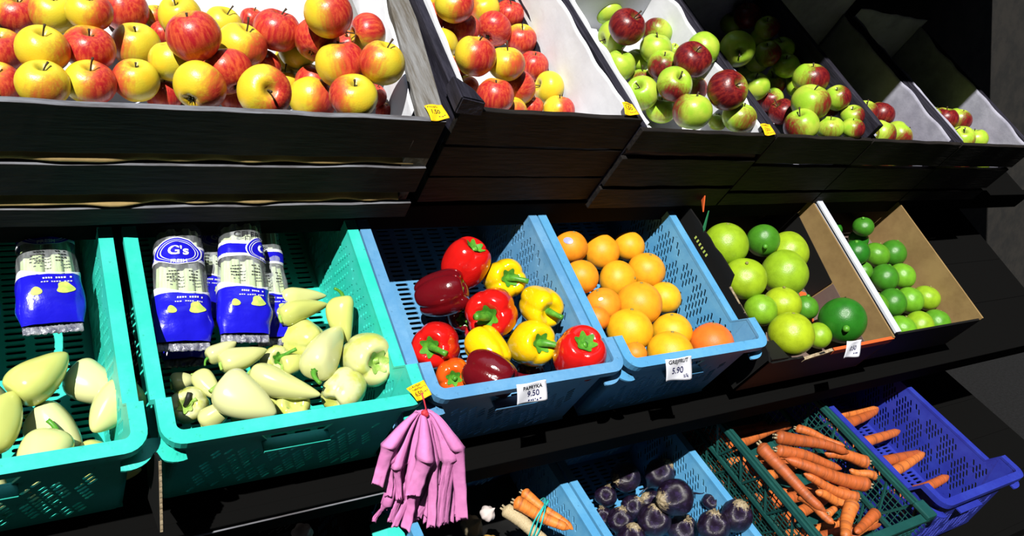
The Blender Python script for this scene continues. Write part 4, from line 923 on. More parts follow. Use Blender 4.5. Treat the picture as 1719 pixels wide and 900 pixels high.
def citrus_mesh(seed, squash, neck=0.0):
    b = bmesh.new(); bmesh.ops.create_uvsphere(b, u_segments=40, v_segments=26, radius=1.0)
    for v in b.verts:
        p = v.co; rho = math.hypot(p.x, p.y)
        z = p.z * squash
        if p.z > 0: z += neck * math.exp(-(rho / .45) ** 2) - 0.05 * math.exp(-(rho / .10) ** 2)
        else: z += 0.03 * math.exp(-(rho / .12) ** 2)
        v.co = Vector((p.x, p.y, z)) * (1 + 0.03 * noise.noise(p * 1.1 + Vector((seed * 2.7, 0, 0))))
    return bm2me(b, 'citrus', True)
b = bmesh.new(); tube(b, [(0, 0, .86), (0, 0, .955), (0, 0, .965)], [.06, .075, .04], 8); SCAR = bm2me(b, 'stem_scar', True); SCAR.materials.append(simple('stem_scar', (0.22, 0.20, 0.06), 0.8))
CG = [citrus_mesh(s, q, k) for s, q, k in ((1, .95, 0), (2, .92, .03), (3, .97, .10))]
for me in CG: me.materials.append(M_CITRUS)
for i, r in enumerate(G):
    x, d, n, rad, ax, c, lab = r
    o = obj('grapefruit', CG[2 if i == 2 else i % 2]); a, bb = (0.92, 0.50, 0.012), (0.88, 0.16, 0.02)
    t = c; o.color = tuple(a[k] * (1 - t) + bb[k] * t for k in range(3)) + (1,)
    o.matrix_world = MID.m @ rot_axes(ax, (1, 0, 0), Vector((x, d, n)), rad * 1.03); tag(o, lab, 'grapefruit', 'grapefruits in the blue crate')
    obj('stem_scar', SCAR, None, o)
    if i in (0, 8):
        # paper sticker following the peel
        cd = (o.matrix_world.inverted() @ (cam.location + (o.location - cam.location) * 0)).normalized()
        up = (o.matrix_world.inverted().to_3x3() @ Vector((-0.55, -0.2, 0.8))).normalized(); c0 = (cd * 0.72 + up * 0.75).normalized()
        u = c0.cross(Vector((0, 0, 1))).normalized(); vv = c0.cross(u); sz = 0.30 if i == 0 else 0.13
        b = bmesh.new(); grid(b, lambda p, q: (c0 + (u * math.cos(p * 6.2832) + vv * math.sin(p * 6.2832) * .7) * sz * q).normalized() * 1.012, 20, 5, True)
        for v in b.verts:
            v.co.z *= 0.96
        obj('sticker', bm2me(b, 'sticker', True), M_STICKER if i == 0 else M_WTAG, o)
CL_ = [citrus_mesh(s, q, k) for s, q, k in ((5, .96, 0.02), (6, .90, .0), (7, 1.0, .05))]
for me in CL_: me.materials.append(M_LIME)
b = bmesh.new(); tube(b, [(0, 0, .85), (0, 0, .97), (0.02, 0, 1.06)], [.16, .15, .09], 10); BUT = bm2me(b, 'stem_end', True); BUT.materials.append(M_PSTEM)
def limes(rows, fr, group, cat, name):
    for i, r in enumerate(rows):
        x, d, n, rad, ax, c, lab = r
        o = obj(name, CL_[i % 3]); a, m_, bb = (0.44, 0.55, 0.015), (0.15, 0.40, 0.02), (0.02, 0.17, 0.012)
        col = [a[k] * (1 - 2 * c) + m_[k] * 2 * c if c < .5 else m_[k] * (2 - 2 * c) + bb[k] * (2 * c - 1) for k in range(3)]
        o.color = (*col, 1); o.matrix_world = fr.m @ rot_axes(ax, (1, 0, 0), Vector((x, d, n)), rad * 1.03); tag(o, lab, cat, group)
        obj('stem_end' if c > .7 else 'stem_scar', BUT if c > .7 else SCAR, None, o)
limes(L, MID, 'green citrus in the cardboard box', 'citrus fruit', 'green_citrus')
limes(L2, MID, 'avocados beyond the white board', 'avocado', 'avocado')
rows = []
for j in range(4):
    for i in range(4):
        r = 0.040; x = 1.86 + i * 0.088 + (0.04 if j % 2 else 0); d = 0.01 + j * 0.085
        if j >= 2 and i < 2: continue
        rows.append([x, d, -0.13 + r, r, [.2, .5, .7], [.9, .5, .3, .7][(i + j * 3) % 4], '%s avocado of the %s row from the box front' % (['first', 'second', 'third', 'fourth'][i], ORD[j])])
limes(rows, MID, 'avocados in the last box', 'avocado', 'avocado')

# ------------------------------------------------------------------ bell peppers
def bell_mesh(seed, lobes=4, length=1.0, taper=0.12):
    b = bmesh.new(); nu, nv = 56, 34; r_ = random.Random(seed); ph = r_.random() * 6; amp = [r_.uniform(.8, 1.15) for _ in range(lobes)]
    rows = []
    for j in range(nv + 1):
        phi = math.pi * j / nv; row = []
        for i in range(nu):
            th = 2 * math.pi * i / nu; s, c = max(0.0, math.sin(phi)), math.cos(phi)
            rho = s ** 0.62; z = (abs(c) ** 0.85) * (1 if c > 0 else -1) * length * 0.98
            rho *= 1 - taper * (0.5 - 0.5 * c)
            la = ((th + ph) / (2 * math.pi) * lobes) % lobes; t = la % 1.0; k = int(la) % lobes
            lo = abs(math.sin(math.pi * t)) ** 0.55                     # 0 in a groove
            depth = 0.10 + 0.09 * abs(c)
            rho *= 1 - depth * (1 - lo); rho *= 0.94 + 0.06 * (amp[k] * lo + (1 - lo))
            if c > 0: z -= (0.42) * math.exp(-(rho / 0.36) ** 2); z += 0.05 * (lo - .5) * math.exp(-((rho - .6) / .3) ** 2)
            else: z += 0.34 * math.exp(-(rho / 0.30) ** 2) - 0.09 * (lo - .4) * math.exp(-((rho - .5) / .28) ** 2)
            p = Vector((rho * math.cos(th), rho * math.sin(th), z)); p += p.normalized() * 0.05 * noise.noise(p * 1.0 + Vector((seed * 3.7, 0, 0)))
            row.append(p)
            if j in (0, nv): break
        rows.append([b.verts.new(p) for p in row])
    for j in range(nv):
        a, c = rows[j], rows[j + 1]
        for i in range(nu):
            k = (i + 1) % nu
            if len(a) == 1: b.faces.new((a[0], c[i], c[k]))
            elif len(c) == 1: b.faces.new((a[i], c[0], a[k]))
            else: b.faces.new((a[i], c[i], c[k], a[k]))
    return bm2me(b, 'bell_pepper', True)
def pepper_stem(seed, l=0.75, bend=0.5, base=0.56, thick=0.10, dimple=0.42, top=0.98):
    """lobed calyx seated in the dimple with a bent ridged stalk; local +Z is the stalk's root direction"""
    b = bmesh.new()
    def f(u, v):
        th = 2 * math.pi * u; r = v * (0.36 + 0.07 * math.cos(6 * th + seed))
        z = top - dimple * math.exp(-(r / 0.36) ** 2) + 0.045 - 0.02 * v + (0.0 if dimple else -0.12 * v * v)
        return Vector((r * math.cos(th), r * math.sin(th), z))
    grid(b, f, 36, 9, True)
    pts = []; rr = []
    for i in range(10):
        t = i / 9; pts.append((bend * t * t, 0.12 * bend * t, base + l * (t - 0.28 * t * t * abs(bend)))); rr.append(thick * (1.5 - 0.75 * t + 0.5 * max(0, t - .75) * 2))
    tube(b, pts, rr, 9); me = bm2me(b, 'stem', True); return me
BELL = [bell_mesh(1, 4), bell_mesh(2, 3, 1.0, .1), bell_mesh(3, 4, 1.08, .2), bell_mesh(5, 3, 1.05, .35)]
for me in BELL: me.materials.append(M_PEPPER)
PCOL = {'red': (0.66, 0.010, 0.008), 'maroon': (0.13, 0.004, 0.008), 'yellow': (0.90, 0.56, 0.004), 'orange': (0.80, 0.10, 0.008)}
PST = {0: None, 1: (.25, .1), 2: None, 3: (.75, .75), 4: (.6, .25), 5: (1.0, .35), 6: (.95, -.3), 7: (.8, .8), 8: None, 9: None, 10: (.9, .95), 11: None, 12: (.3, .1), 13: (.16, .05)}
for i, r in enumerate(P):
    x, d, n, rad, ax, c, lab = r
    o = obj('bell_pepper', BELL[{8: 3, 2: 2, 11: 2}.get(i, i % 3)]); o.color = (*PCOL[c], 1)
    o.matrix_world = MID.m @ rot_axes(ax, (1, -.6, 0), Vector((x, d, n)), rad * 1.03); tag(o, lab, 'pepper', 'bell peppers in the blue crate')
    st = PST[i] or (.3, .1)
    me = pepper_stem(i, st[0], st[1], .54, .12); obj('stem', me, M_PSTEM, o)
PALEC = [(0.66, 0.69, 0.28, 1), (0.60, 0.65, 0.18, 1), (0.68, 0.70, 0.34, 1)]
BELLP = [bell_mesh(11, 4, 1.0, .15), bell_mesh(12, 3, 1.05, .3), bell_mesh(13, 4, .95, .1)]
for me in BELLP: me.materials.append(M_PALE)
for i, r in enumerate(PB):
    x, d, n, rad, ax, lab = r
    o = obj('pale_pepper', BELLP[i % 3]); o.color = PALEC[i % 3]
    o.matrix_world = MID.m @ rot_axes(ax, (1, .3, 0), Vector((x, d, n)), rad * 1.03); tag(o, lab, 'pepper', 'pale peppers in the teal crate')
    st = {0: (.12, .1), 1: (.3, .2), 2: (.3, .2), 3: (1.5, .9), 4: (.06, .0), 5: (.3, .6)}[i]
    me = pepper_stem(20 + i, st[0], st[1], .54, .11); obj('stem', me, {3: M_PSTEM}.get(i, M_PSTEM_PALE), o)
    if i == 5:
        b = bmesh.new(); tube(b, [(-.05, .02, .62), (.10, .10, .80), (.30, .28, .92), (.46, .50, .94)], [.13, .13, .15, .12], 9); obj('stalk', bm2me(b, 'stalk', True), M_DARKSTEM, o)
def long_pepper(a, b_, rad, full, bend, stem, label, fr, ci, group='pale peppers in the teal crate'):
    a = Vector(a); b_ = Vector(b_); axis = b_ - a; ln = axis.length; ez = axis / ln
    side = ez.cross(Vector((0, 0, 1))).normalized(); upv = side.cross(ez)
    M_ = Matrix((side, upv, ez)).transposed().to_4x4(); M_ = Matrix.Translation(a) @ M_
    ln_t = ln + rad * 0.25
    b = bmesh.new(); nu, nv = 30, 30; ph = ci * 1.7
    def f(u, v):
        th = 2 * math.pi * u; t = v
        tm = 0.27
        if t < tm: r = (1 - ((tm - t) / tm) ** 2.2) ** 0.5
        else:
            q = (t - tm) / (1 - tm); r = (1 - q ** (1.75 * full)) ** 0.72 if q < 1 else 0
        r = max(r, 0.0) * rad * (1 + 0.08 * math.cos(3 * th + ph) * (1 - t * .6) + 0.05 * noise.noise(Vector((math.cos(th), math.sin(th), t * 3 + ci))))
        z = t * ln_t - (0.18 * rad * math.exp(-(t / 0.05) ** 2) * -1 if False else 0)
        if t < 0.06: z += 0.25 * rad * (1 - t / 0.06) ** 2
        off = bend * math.sin(math.pi * t)
        return Vector((r * math.cos(th) + off, r * math.sin(th), z))
    grid(b, f, nu, nv, True); bmesh.ops.remove_doubles(b, verts=b.verts, dist=1e-6)
    o = obj('pale_pepper', bm2me(b, 'pale_pepper', True), M_PALE); o.color = PALEC[ci % 3]; o.matrix_world = fr.m @ M_
    tag(o, label, 'pepper', group)
    me = pepper_stem(ci, 1.0 if stem else .25, .7, 0.0, .13, 0.0, 0.0); me.transform(Matrix.Diagonal((rad * .85, rad * .85, -rad * .85, 1)) ); me.transform(Matrix.Translation((0, 0, rad * 0.22)))
    me.flip_normals()
    obj('stem', me, M_PSTEM if stem else M_PSTEM_PALE, o)
for i, r in enumerate(PL): long_pepper(*r[:7], MID, i)
for j in range(3):
    for i in range(5):
        x = -0.375 + i * 0.078 + (.02 if j % 2 else 0); d = 0.03 + j * 0.068; k = i + j * 5; t_ = rnd.uniform(-1.2, 1.2) + (3.14 if k % 3 == 0 else 0); c_, s_ = math.cos(t_) * .045, math.sin(t_) * .045
        n_ = -.125 + .045 * (k % 2)
        long_pepper((x - c_, d - s_, n_), (x + c_, d + s_, n_ + .01), 0.033, 1.05, .004, k % 2, '%s pale pepper of the %s row in the crate cut by the picture side' % (['first', 'second', 'third', 'fourth', 'fifth'][i], ORD[j]), MID, k, 'pale peppers in the crate cut by the picture side')

# ------------------------------------------------------------------ celery packs
def celery_pack(bot, top, hw, label, text_top=False, emblem=True, ex=0.0):
    bot = Vector(bot); top = Vector(top); ey = (top - bot).normalized(); Lb = 0.30
    ez = Vector((0, 0, 1)); ez = (ez - ey * ez.dot(ey)).normalized(); exv = ey.cross(ez)
    Mx = Matrix((exv, ey, ez)).transposed().to_4x4(); Mx = Matrix.Translation(bot) @ Mx
    root = empty('celery_pack', MID.m @ Mx); tag(root, label, 'celery', 'wrapped celery packs')
    sd = int(hw * 1e5) % 97
    def half(y):
        t = y / Lb; return hw * (1.0 - 0.30 * max(0, t - .15) + 0.02 * math.sin(t * 9)) * (0.88 + 0.12 * min(1, y / 0.03))
    def thick(y): return hw * (0.62 - 0.05 * y / Lb) * (0.10 + 0.90 * min(1, (y / 0.05)) ** 0.6)
    def surf(th, y, off=0.0):
        c, s = math.cos(th), math.sin(th); a, b_ = half(y), thick(y)
        x = (abs(c) ** 0.75) * (1 if c > 0 else -1) * (a + off); z = (abs(s) ** 0.85) * (1 if s > 0 else -1) * (b_ + off)
        k = 0.0022 * noise.noise(Vector((x * 60 + sd, y * 45, z * 60)))
        return Vector((x + k, y, z + k * 1.5))
    def flat(u, y, off):         # u metres across the front, y along
        a = half(y); q = max(-.97, min(.97, u / a)); th = math.acos(max(-1, min(1, (abs(q) ** (1 / .75)) * (1 if q > 0 else -1)))); return surf(th, y, off)
    def sleeve(nm, y0, y1, mat, off, wave=0.0):
        b = bmesh.new()
        def f(u, v):
            th = 2 * math.pi * u; yt = y1 + wave * math.cos(th * 2 + .6) + wave * .5 * math.sin(th); return surf(th, y0 + (yt - y0) * v, off)
        grid(b, f, 48, 14, True); me = bm2me(b, nm, True); return obj(nm, me, mat, root)
    sleeve('blue_base_wrap', 0.004, 0.084, M_BLUEFILM, 0.0006, 0.007)
    sleeve('base_trim', 0.082, 0.087, M_WHITEFILM, 0.0007, 0.007)
    sleeve('film', 0.078, Lb, M_FILM, 0.0, 0)
    sleeve('band', 0.149, 0.168, M_BLUEFILM, 0.0006, 0.001); sleeve('band_edge', 0.143, 0.149, M_WHITEFILM, 0.0006, .001); sleeve('band_edge', 0.168, 0.174, M_WHITEFILM, 0.0006, .001)
    b = bmesh.new(); grid(b, lambda u, v: Vector(((u - .5) * 1.78 * hw, -0.016 * v + 0.006, 0.004 * noise.noise(Vector((u * 18, v * 4, sd))) * (1 + v))), 30, 5)
    o = obj('bottom_seal', bm2me(b, 'bottom_seal', True), M_SEAL, root); o.modifiers.new('thickness', 'SOLIDIFY').thickness = 0.0006
    for k in range(5):           # stalks inside the clear film
        u = (k - 2) / 2.6 * hw * 0.8; b = bmesh.new(); rr = hw * 0.30
        def f(p, v, u=u, k=k):
            th = 2 * math.pi * p; y = 0.02 + v * (Lb - 0.03 + 0.01 * k % 3); sc = half(y) / hw; r = rr * (0.95 - 0.3 * v) * (1 + 0.10 * math.cos(6 * th)); zz = (0.10 if k % 2 else -0.06) * hw
            return Vector((u * sc + r * math.cos(th) * .85, y, zz + r * math.sin(th) * .9 * (0.3 + 0.7 * min(1, v * 5))))
        grid(b, f, 26, 14, True); obj('celery_stalk', bm2me(b, 'celery_stalk', True), M_CELERY, root)
    if emblem:
        cx, cy = ex, 0.159; R1 = min(0.031, hw * .62)
        def ell(nm, r0, r1, mat, off):
            b = bmesh.new(); n = 36
            def f(u, v):
                th = 2 * math.pi * u; r = r0 + (r1 - r0) * v; hx = 1.18 - .10 * math.sin(th); return flat(cx + r * hx * math.cos(th), cy + r * (.86 + .10 * math.sin(th)) * math.sin(th), off)
            grid(b, f, n, 6, True); return obj(nm, bm2me(b, nm, True), mat, root)
        ell('emblem_border', R1, R1 * 1.07, M_WHITEFILM, 0.0014); ell('emblem', 0, R1, M_BLUEFILM, 0.0013); ell('emblem_ring', R1 * .74, R1 * .78, M_WHITEFILM, 0.0018)
        ell('emblem_ring', R1 * .86, R1 * .89, M_WHITEFILM, 0.0018)
        def put(s, size, u0, y0, mat, off=0.0020, nm='writing', bold=0.0):
            me = text_mesh(s, size, bold); map_mesh(me, lambda c: flat(u0 + c.x, y0 + c.y, off)); obj(nm, me, mat, root)
        put("G's", R1 * .82, cx, cy + .002, M_WHITEFILM, bold=.0006); put('FRESH', R1 * .30, cx, cy - R1 * .62, M_WHITEFILM, bold=.0002)
        me_b = bmesh.new()
        for row in range(4):
            for q in range(9):
                u0 = -hw * .5 + q * hw * .085 + (.3 * hw if q > 4 else 0); y0 = 0.122 - row * 0.0060
                if (q * 5 + row * 3) % 7 == 0: continue
                pp = [flat(u0 + a_, y0 + b_, .0012) for a_, b_ in ((0, 0), (hw * .07, 0), (hw * .07, .0022), (0, .0022))]; me_b.faces.new([me_b.verts.new(p) for p in pp])
        obj('small_print', bm2me(me_b, 'small_print'), M_INK, root)
        # printed vegetables and white lines on the blue base
        def blob(u0, y0, r, k):
            b = bmesh.new(); grid(b, lambda u, v: flat(u0 + v * r * (1 + .22 * math.cos(k * 2 * math.pi * u + .6)) * math.cos(2 * math.pi * u), y0 + v * r * (.85 + .2 * math.sin(2 * math.pi * u)) * math.sin(2 * math.pi * u), .0016), 24, 4, True); obj('printed_vegetable', bm2me(b, 'printed_vegetable', True), M_YICON, root)
        blob(-hw * .42, .050, hw * .17, 1); blob(hw * .42, .053, hw * .25, 3)
        me_b = bmesh.new()
        for row, y0 in enumerate((.072, .065)):
            for q in range(12):
                if (q * 3 + row) % 5 == 0: continue
                u0 = -hw * .25 + q * hw * .075; pp = [flat(u0 + a_, y0 + b_, .0016) for a_, b_ in ((0, 0), (hw * .05, 0), (hw * .05, .003 - row * .0012), (0, .003 - row * .0012))]; me_b.faces.new([me_b.verts.new(p) for p in pp])
        obj('small_print', bm2me(me_b, 'small_print'), M_WHITEFILM, root)
        if text_top: put('CELERY', .015, hw * .25, .186, M_INK)
    return root
for i, (b0, t0, hw, lab) in enumerate(CE): celery_pack(b0, t0, hw, lab, text_top=(i == 4), ex={0: 0, 1: .008, 2: -.03, 3: -.004, 4: .038}[i])
for i in range(3): celery_pack((-0.345 + i * .115, 0.24, -.06), (-0.345 + i * .115, 0.40, -.05), 0.046, '%s celery pack from the outside end in the picture-side teal crate' % ['first', 'second', 'third'][i])

# ------------------------------------------------------------------ cardboard box with green citrus
def extr(poly3, nrm, th, name, mat, parent):
    b = bmesh.new(); nrm = Vector(nrm).normalized(); a = [b.verts.new(Vector(p)) for p in poly3]; c = [b.verts.new(Vector(p) + nrm * th) for p in poly3]
    b.faces.new(a); b.faces.new(c[::-1])
    for i in range(len(a)): b.faces.new((a[i], a[(i + 1) % len(a)], c[(i + 1) % len(a)], c[i]))
    return obj(name, bm2me(b, name), mat, parent)
cb = empty('cardboard_box', MID.m @ Matrix.Translation((1.27, -0.05, 0))); tag(cb, 'black printed torn cardboard box holding green citrus fruit', 'box')
W_ = 0.475; DP = -0.145
def jag(p, q, n, amp, ax, seed):
    out = []; p = Vector(p); q = Vector(q)
    for i in range(n + 1):
        t = i / n; v = p.lerp(q, t); v[ax] += amp * noise.noise(Vector((t * n * .7, seed, 0))) * (1 if 0 < i < n else 0); out.append(v)
    return out
extr([(0, 0, DP)] + [(0, 0.0, -.012)] + jag((0, .02, 0), (0, .20, .0), 10, .006, 2, 1) + [(0, .215, .03)] + jag((0, .25, .03), (0, .46, .02), 8, .008, 2, 3) + [(0, .60, .0), (0, .60, DP)], (1, 0, 0), 0.005, 'side_panel', M_BLACKP, cb)
extr(jag((0.0005, .01, -.008), (.0005, .20, .003), 14, .004, 2, 1) + jag((.0005, .20, -.004), (.0005, .01, -.014), 14, .003, 2, 5), (1, 0, 0), 0.0058, 'torn_edge', M_CARD_E, cb)
extr([(W_, 0, DP), (W_, 0, .0), (W_, .44, .035), (W_, .60, .03), (W_, .60, DP)], (-1, 0, 0), 0.006, 'side_panel', M_CARD, cb)
extr([(W_ - .009, .03, -.075), (W_ - .009, .21, -.055), (W_ - .009, .22, DP), (W_ - .009, .02, DP)], (-1, 0, 0), 0.002, 'light_shade_patch', M_CARD_G, cb)  # grey patch coloured as the lit part of the lower wall
extr([(W_ - .009, .215, -.055), (W_ - .009, .50, -.012), (W_ - .009, .50, DP), (W_ - .009, .225, DP)], (-1, 0, 0), 0.002, 'light_shade_patch', M_BLACKP, cb)  # black patch stands in for shade at the back of the wall
extr([(W_ - .010, .13, -.055), (W_ - .010, .16, -.045), (W_ - .010, .165, -.06), (W_ - .010, .14, -.075)], (-1, 0, 0), 0.0012, 'hand_hole', M_BLACKP, cb)
extr([(0, 0, DP), (0, 0, -.012)] + jag((.02, 0, -.022), (.13, 0, -.02), 6, .004, 2, 8) + jag((.15, 0, -.035), (.23, 0, -.012), 6, .006, 2, 9) + [(W_, 0, -.006), (W_, 0, DP)], (0, 1, 0), 0.005, 'front_panel', M_BLACKP, cb)
extr([(.235, -.0015, -.010), (W_, -.0015, -.004), (W_, -.0015, -.026), (.24, -.0015, -.030)], (0, 1, 0), 0.008, 'orange_strip', M_ORANGEP, cb)
extr(jag((.145, -.001, -.034), (.232, -.001, -.011), 9, .004, 2, 9) + jag((.232, -.001, -.022), (.145, -.001, -.044), 9, .003, 2, 4), (0, 1, 0), 0.0075, 'torn_edge', M_CARD_E, cb)
extr([(.012, .004, -.014), (.075, .004, -.018), (.06, .055, -.020), (.012, .05, -.016)], (0, 0, 1), 0.004, 'corner_flap', M_BLACKP, cb)
extr([(0, .60, DP), (W_, .60, DP), (W_, .60, .02), (.30, .60, .04), (0, .60, .02)], (0, -1, 0), 0.005, 'back_panel', M_BLACKP, cb)
extr([(.005, .005, DP), (W_ - .005, .005, DP), (W_ - .005, .595, DP), (.005, .595, DP)], (0, 0, 1), 0.005, 'bottom_panel', M_CARD_G, cb)
for nm, pts, mt in (('orange_patch', [(.33, .20, 0), (.37, .26, 0), (.345, .28, 0), (.325, .25, 0)], M_ORANGEP), ('orange_patch', [(.41, .13, 0), (.46, .24, 0), (.435, .25, 0), (.405, .17, 0)], M_ORANGEP), ('green_patch', [(.30, .30, 0), (.42, .27, 0), (.425, .29, 0), (.30, .325, 0)], M_GREENP)):
    extr([(p[0], p[1], DP + .0053) for p in pts], (0, 0, 1), 0.0008, nm, mt, cb)
extr([(-.002, .39, .052), (.016, .44, .082), (.022, .445, .058), (.016, .41, .045)], (1, 0, 0), 0.004, 'torn_flap', M_ORANGEP, cb)
extr([(-.004, .36, .030), (.022, .395, .050), (.026, .39, .032), (.0, .35, .020)], (1, 0, 0), 0.004, 'torn_flap', M_GREENP, cb)
for k in range(6): extr([(-.0006, .30 + .011 * k, -.012), (-.0006, .305 + .011 * k, -.012), (-.0006, .305 + .011 * k, -.004), (-.0006, .30 + .011 * k, -.004)], (1, 0, 0), 0.0008, 'yellow_print', M_YICON, cb)
# next box with the white edge board
nb_ = empty('cardboard_box', MID.m @ Matrix.Translation((1.752, -0.04, 0))); tag(nb_, 'box with white top board edge holding avocados, beyond the citrus box', 'box')
extr([(0, 0, -.14), (0, 0, .004), (0, .44, .042), (0, .60, .04), (0, .60, -.14)], (1, 0, 0), 0.006, 'side_panel', M_WHITEB, nb_)
extr([(-.003, 0, .002), (-.003, .44, .040), (-.003, .46, .046), (-.003, 0, .009)], (1, 0, 0), 0.022, 'top_edge', M_WHITEB, nb_)
extr([(0, 0, -.14), (.44, 0, -.14), (.44, 0, -.01), (0, 0, -.01)], (0, 1, 0), 0.006, 'front_panel', M_BLACKP, nb_)
extr([(.44, 0, -.14), (.44, .6, -.14), (.44, .6, .02), (.44, 0, .0)], (-1, 0, 0), 0.006, 'side_panel', M_CARD, nb_)
extr([(0, .6, -.14), (.44, .6, -.14), (.44, .6, .02), (0, .6, .03)], (0, -1, 0), 0.006, 'back_panel', M_CARD_G, nb_)
extr([(.005, .005, -.14), (.435, .005, -.14), (.435, .595, -.14), (.005, .595, -.14)], (0, 0, 1), 0.005, 'bottom_panel', M_CARD_G, nb_)

# ------------------------------------------------------------------ beetroots
def beet_mesh(seed, el):
    b = bmesh.new(); bmesh.ops.create_uvsphere(b, u_segments=32, v_segments=22, radius=1.0)
    for v in b.verts:
        p = v.co.copy(); rho = math.hypot(p.x, p.y); z = p.z * el
        if p.z < -0.5: z -= 0.25 * math.exp(-(rho / .2) ** 2)
        if p.z > 0.4: z += 0.10 * math.exp(-(rho / .28) ** 2) + 0.05 * math.cos(7 * math.atan2(p.y, p.x)) * math.exp(-((rho - .25) / .12) ** 2)
        v.co = Vector((p.x, p.y, z)) * (1 + 0.07 * noise.noise(p * 1.6 + Vector((seed * 4.1, 0, 0))) + 0.015 * noise.noise(p * 7))
    return bm2me(b, 'beetroot', True)
BE = [beet_mesh(1, .95), beet_mesh(2, 1.05), beet_mesh(3, .9)]
for me in BE: me.materials.append(M_BEET)
def root_mesh(l, s):
    b = bmesh.new(); tube(b, [(0.10 * math.sin(s + t * 4) * t, 0.12 * math.cos(s * 2 + t * 3) * t, -1.05 - l * t) for t in (0, .2, .4, .6, .8, 1)], [.14, .08, .055, .04, .03, .012], 7); return bm2me(b, 'root_tail', True)
RT = [root_mesh(.5, 1), root_mesh(1.1, 2), root_mesh(.3, 3)]
for me in RT: me.materials.append(M_BEET)
b = bmesh.new()
for k in range(6):
    a = k * 1.05; r0 = .10 if k else 0; tube(b, [(r0 * math.cos(a), r0 * math.sin(a), .95), (r0 * 1.4 * math.cos(a), r0 * 1.4 * math.sin(a), 1.12 + .04 * (k % 3))], [.06, .045], 6)
CR = bm2me(b, 'leaf_crown', True); CR.materials.append(M_ROOT)
for i, r in enumerate(B):
    x, d, n, rad, ax, lab = r
    o = obj('beetroot', BE[1 if i == 1 else i % 3]); o.matrix_world = BOT.m @ rot_axes(ax, (1, 0, 0), Vector((x, d, n)), rad * 1.02); tag(o, lab, 'beetroot', 'beetroots in the blue crate')
    obj('root_tail', RT[{7: 1, 4: 1}.get(i, i % 3)], None, o); obj('leaf_crown', CR, None, o)

# ------------------------------------------------------------------ carrots
def carrot_obj(a, b_, rad, bend, label, fr, ci, group, name='carrot', mat=None, color=None):
    a = Vector(a); b_ = Vector(b_); ax = b_ - a; ln = ax.length; ex = ax / ln
    s = ex.cross(Vector((0, 0, 1))).normalized(); u = s.cross(ex); Mx = Matrix.Translation(a) @ Matrix((ex, s, u)).transposed().to_4x4()
    bm_ = bmesh.new(); nu, nv = 18, 40
    def f(p, v):
        th = 2 * math.pi * p; t = v
        r = rad * (min(1, (t / .05 + .02)) ** .5) * (1 - 0.42 * t) * (min(1, (1 - t) / .10 + .01) ** .6)
        r *= 1 + 0.05 * noise.noise(Vector((t * 22, ci * 3.3, math.cos(th)))) + 0.02 * math.sin(t * 130 + 2 * math.sin(th + ci))
        return Vector((t * ln, bend * math.sin(math.pi * t) + r * math.cos(th), r * math.sin(th) + 0.003 * math.sin(t * 7 + ci)))
    grid(bm_, f, nu, nv, True); o = obj(name, bm2me(bm_, name, True), mat or M_CARROT); o.matrix_world = fr.m @ Mx
    o.color = color or [(0.52, 0.125, 0.024, 1), (0.46, 0.10, 0.02, 1), (0.60, 0.165, 0.03, 1), (0.40, 0.085, 0.018, 1)][ci % 4]
    if label: tag(o, label, 'carrot', group)
    bm_ = bmesh.new()
    for k in range(4):
        q = k * 1.6; tube(bm_, [(0.002, .25 * rad * math.cos(q), .25 * rad * math.sin(q)), (-.35 * rad, .32 * rad * math.cos(q), .32 * rad * math.sin(q))], [.18 * rad, .12 * rad], 6)
    obj('stalk_stub', bm2me(bm_, 'stalk_stub', True), M_ROOT, o)
    return o
for i, r in enumerate(CL): carrot_obj(r[0], r[1], r[2] * 1.05, r[3], r[4], BOT, i, 'carrots in the dark green crate')
# layer below, seen through the mesh wall, and the neighbouring crate
for j in range(9):
    for k in range(2):
        y = -0.38 + j * 0.058
        carrot_obj((0.475 + .012 * k, y, -0.075 + .062 * k + .0), (0.815, y + .035 * (1 if (j + k) % 2 else -1), -0.075 + .062 * k), 0.0175, .004 * ((j % 3) - 1), 'carrot of the %s layer seen through the dark green mesh, %s from the front' % (['bottom', 'second'][k], ['first', 'second', 'third', 'fourth', 'fifth', 'sixth', 'seventh', 'eighth', 'ninth'][j]), BOT, j + k * 2, 'carrots behind the dark green mesh')
for j in range(7):
    y = -0.36 + j * 0.062
    carrot_obj((0.905 + .02 * (j % 2), y, -.02), (1.235, y + .03 * ((j % 3) - 1), -.02), 0.020, .006, '%s carrot from the front in the navy edged crate' % ['first', 'second', 'third', 'fourth', 'fifth', 'sixth', 'seventh'][j], BOT, j, 'carrots in the navy edged crate')
# banded bundle of two carrots and a parsnip
bu = empty('soup_bundle', BOT.w(BU[0][0]) and Matrix.Translation(BOT.w(BU[0][0]))); tag(bu, 'bundle of parsnip and two carrots held by a turquoise rubber band', 'vegetable bundle')
ci_ = bu.matrix_world.inverted()
for k, (a, c, rd) in enumerate(BU):
    o = carrot_obj(a, c, rd, 0, None, BOT, k, None, 'parsnip' if k == 0 else 'carrot', M_PARSNIP if k == 0 else None, (0.80, 0.22, 0.03, 1)); mw = o.matrix_world.copy(); o.parent = bu; o.matrix_local = ci_ @ mw
b = bmesh.new()
cs = [Vector(a).lerp(Vector(c), .46) for a, c, _ in BU]; axd = (Vector(BU[1][1]) - Vector(BU[1][0])).normalized()
mid_ = sum(cs, Vector()) / 3; e1 = (cs[2] - cs[0]); e1 = (e1 - axd * e1.dot(axd)).normalized(); e2 = axd.cross(e1)
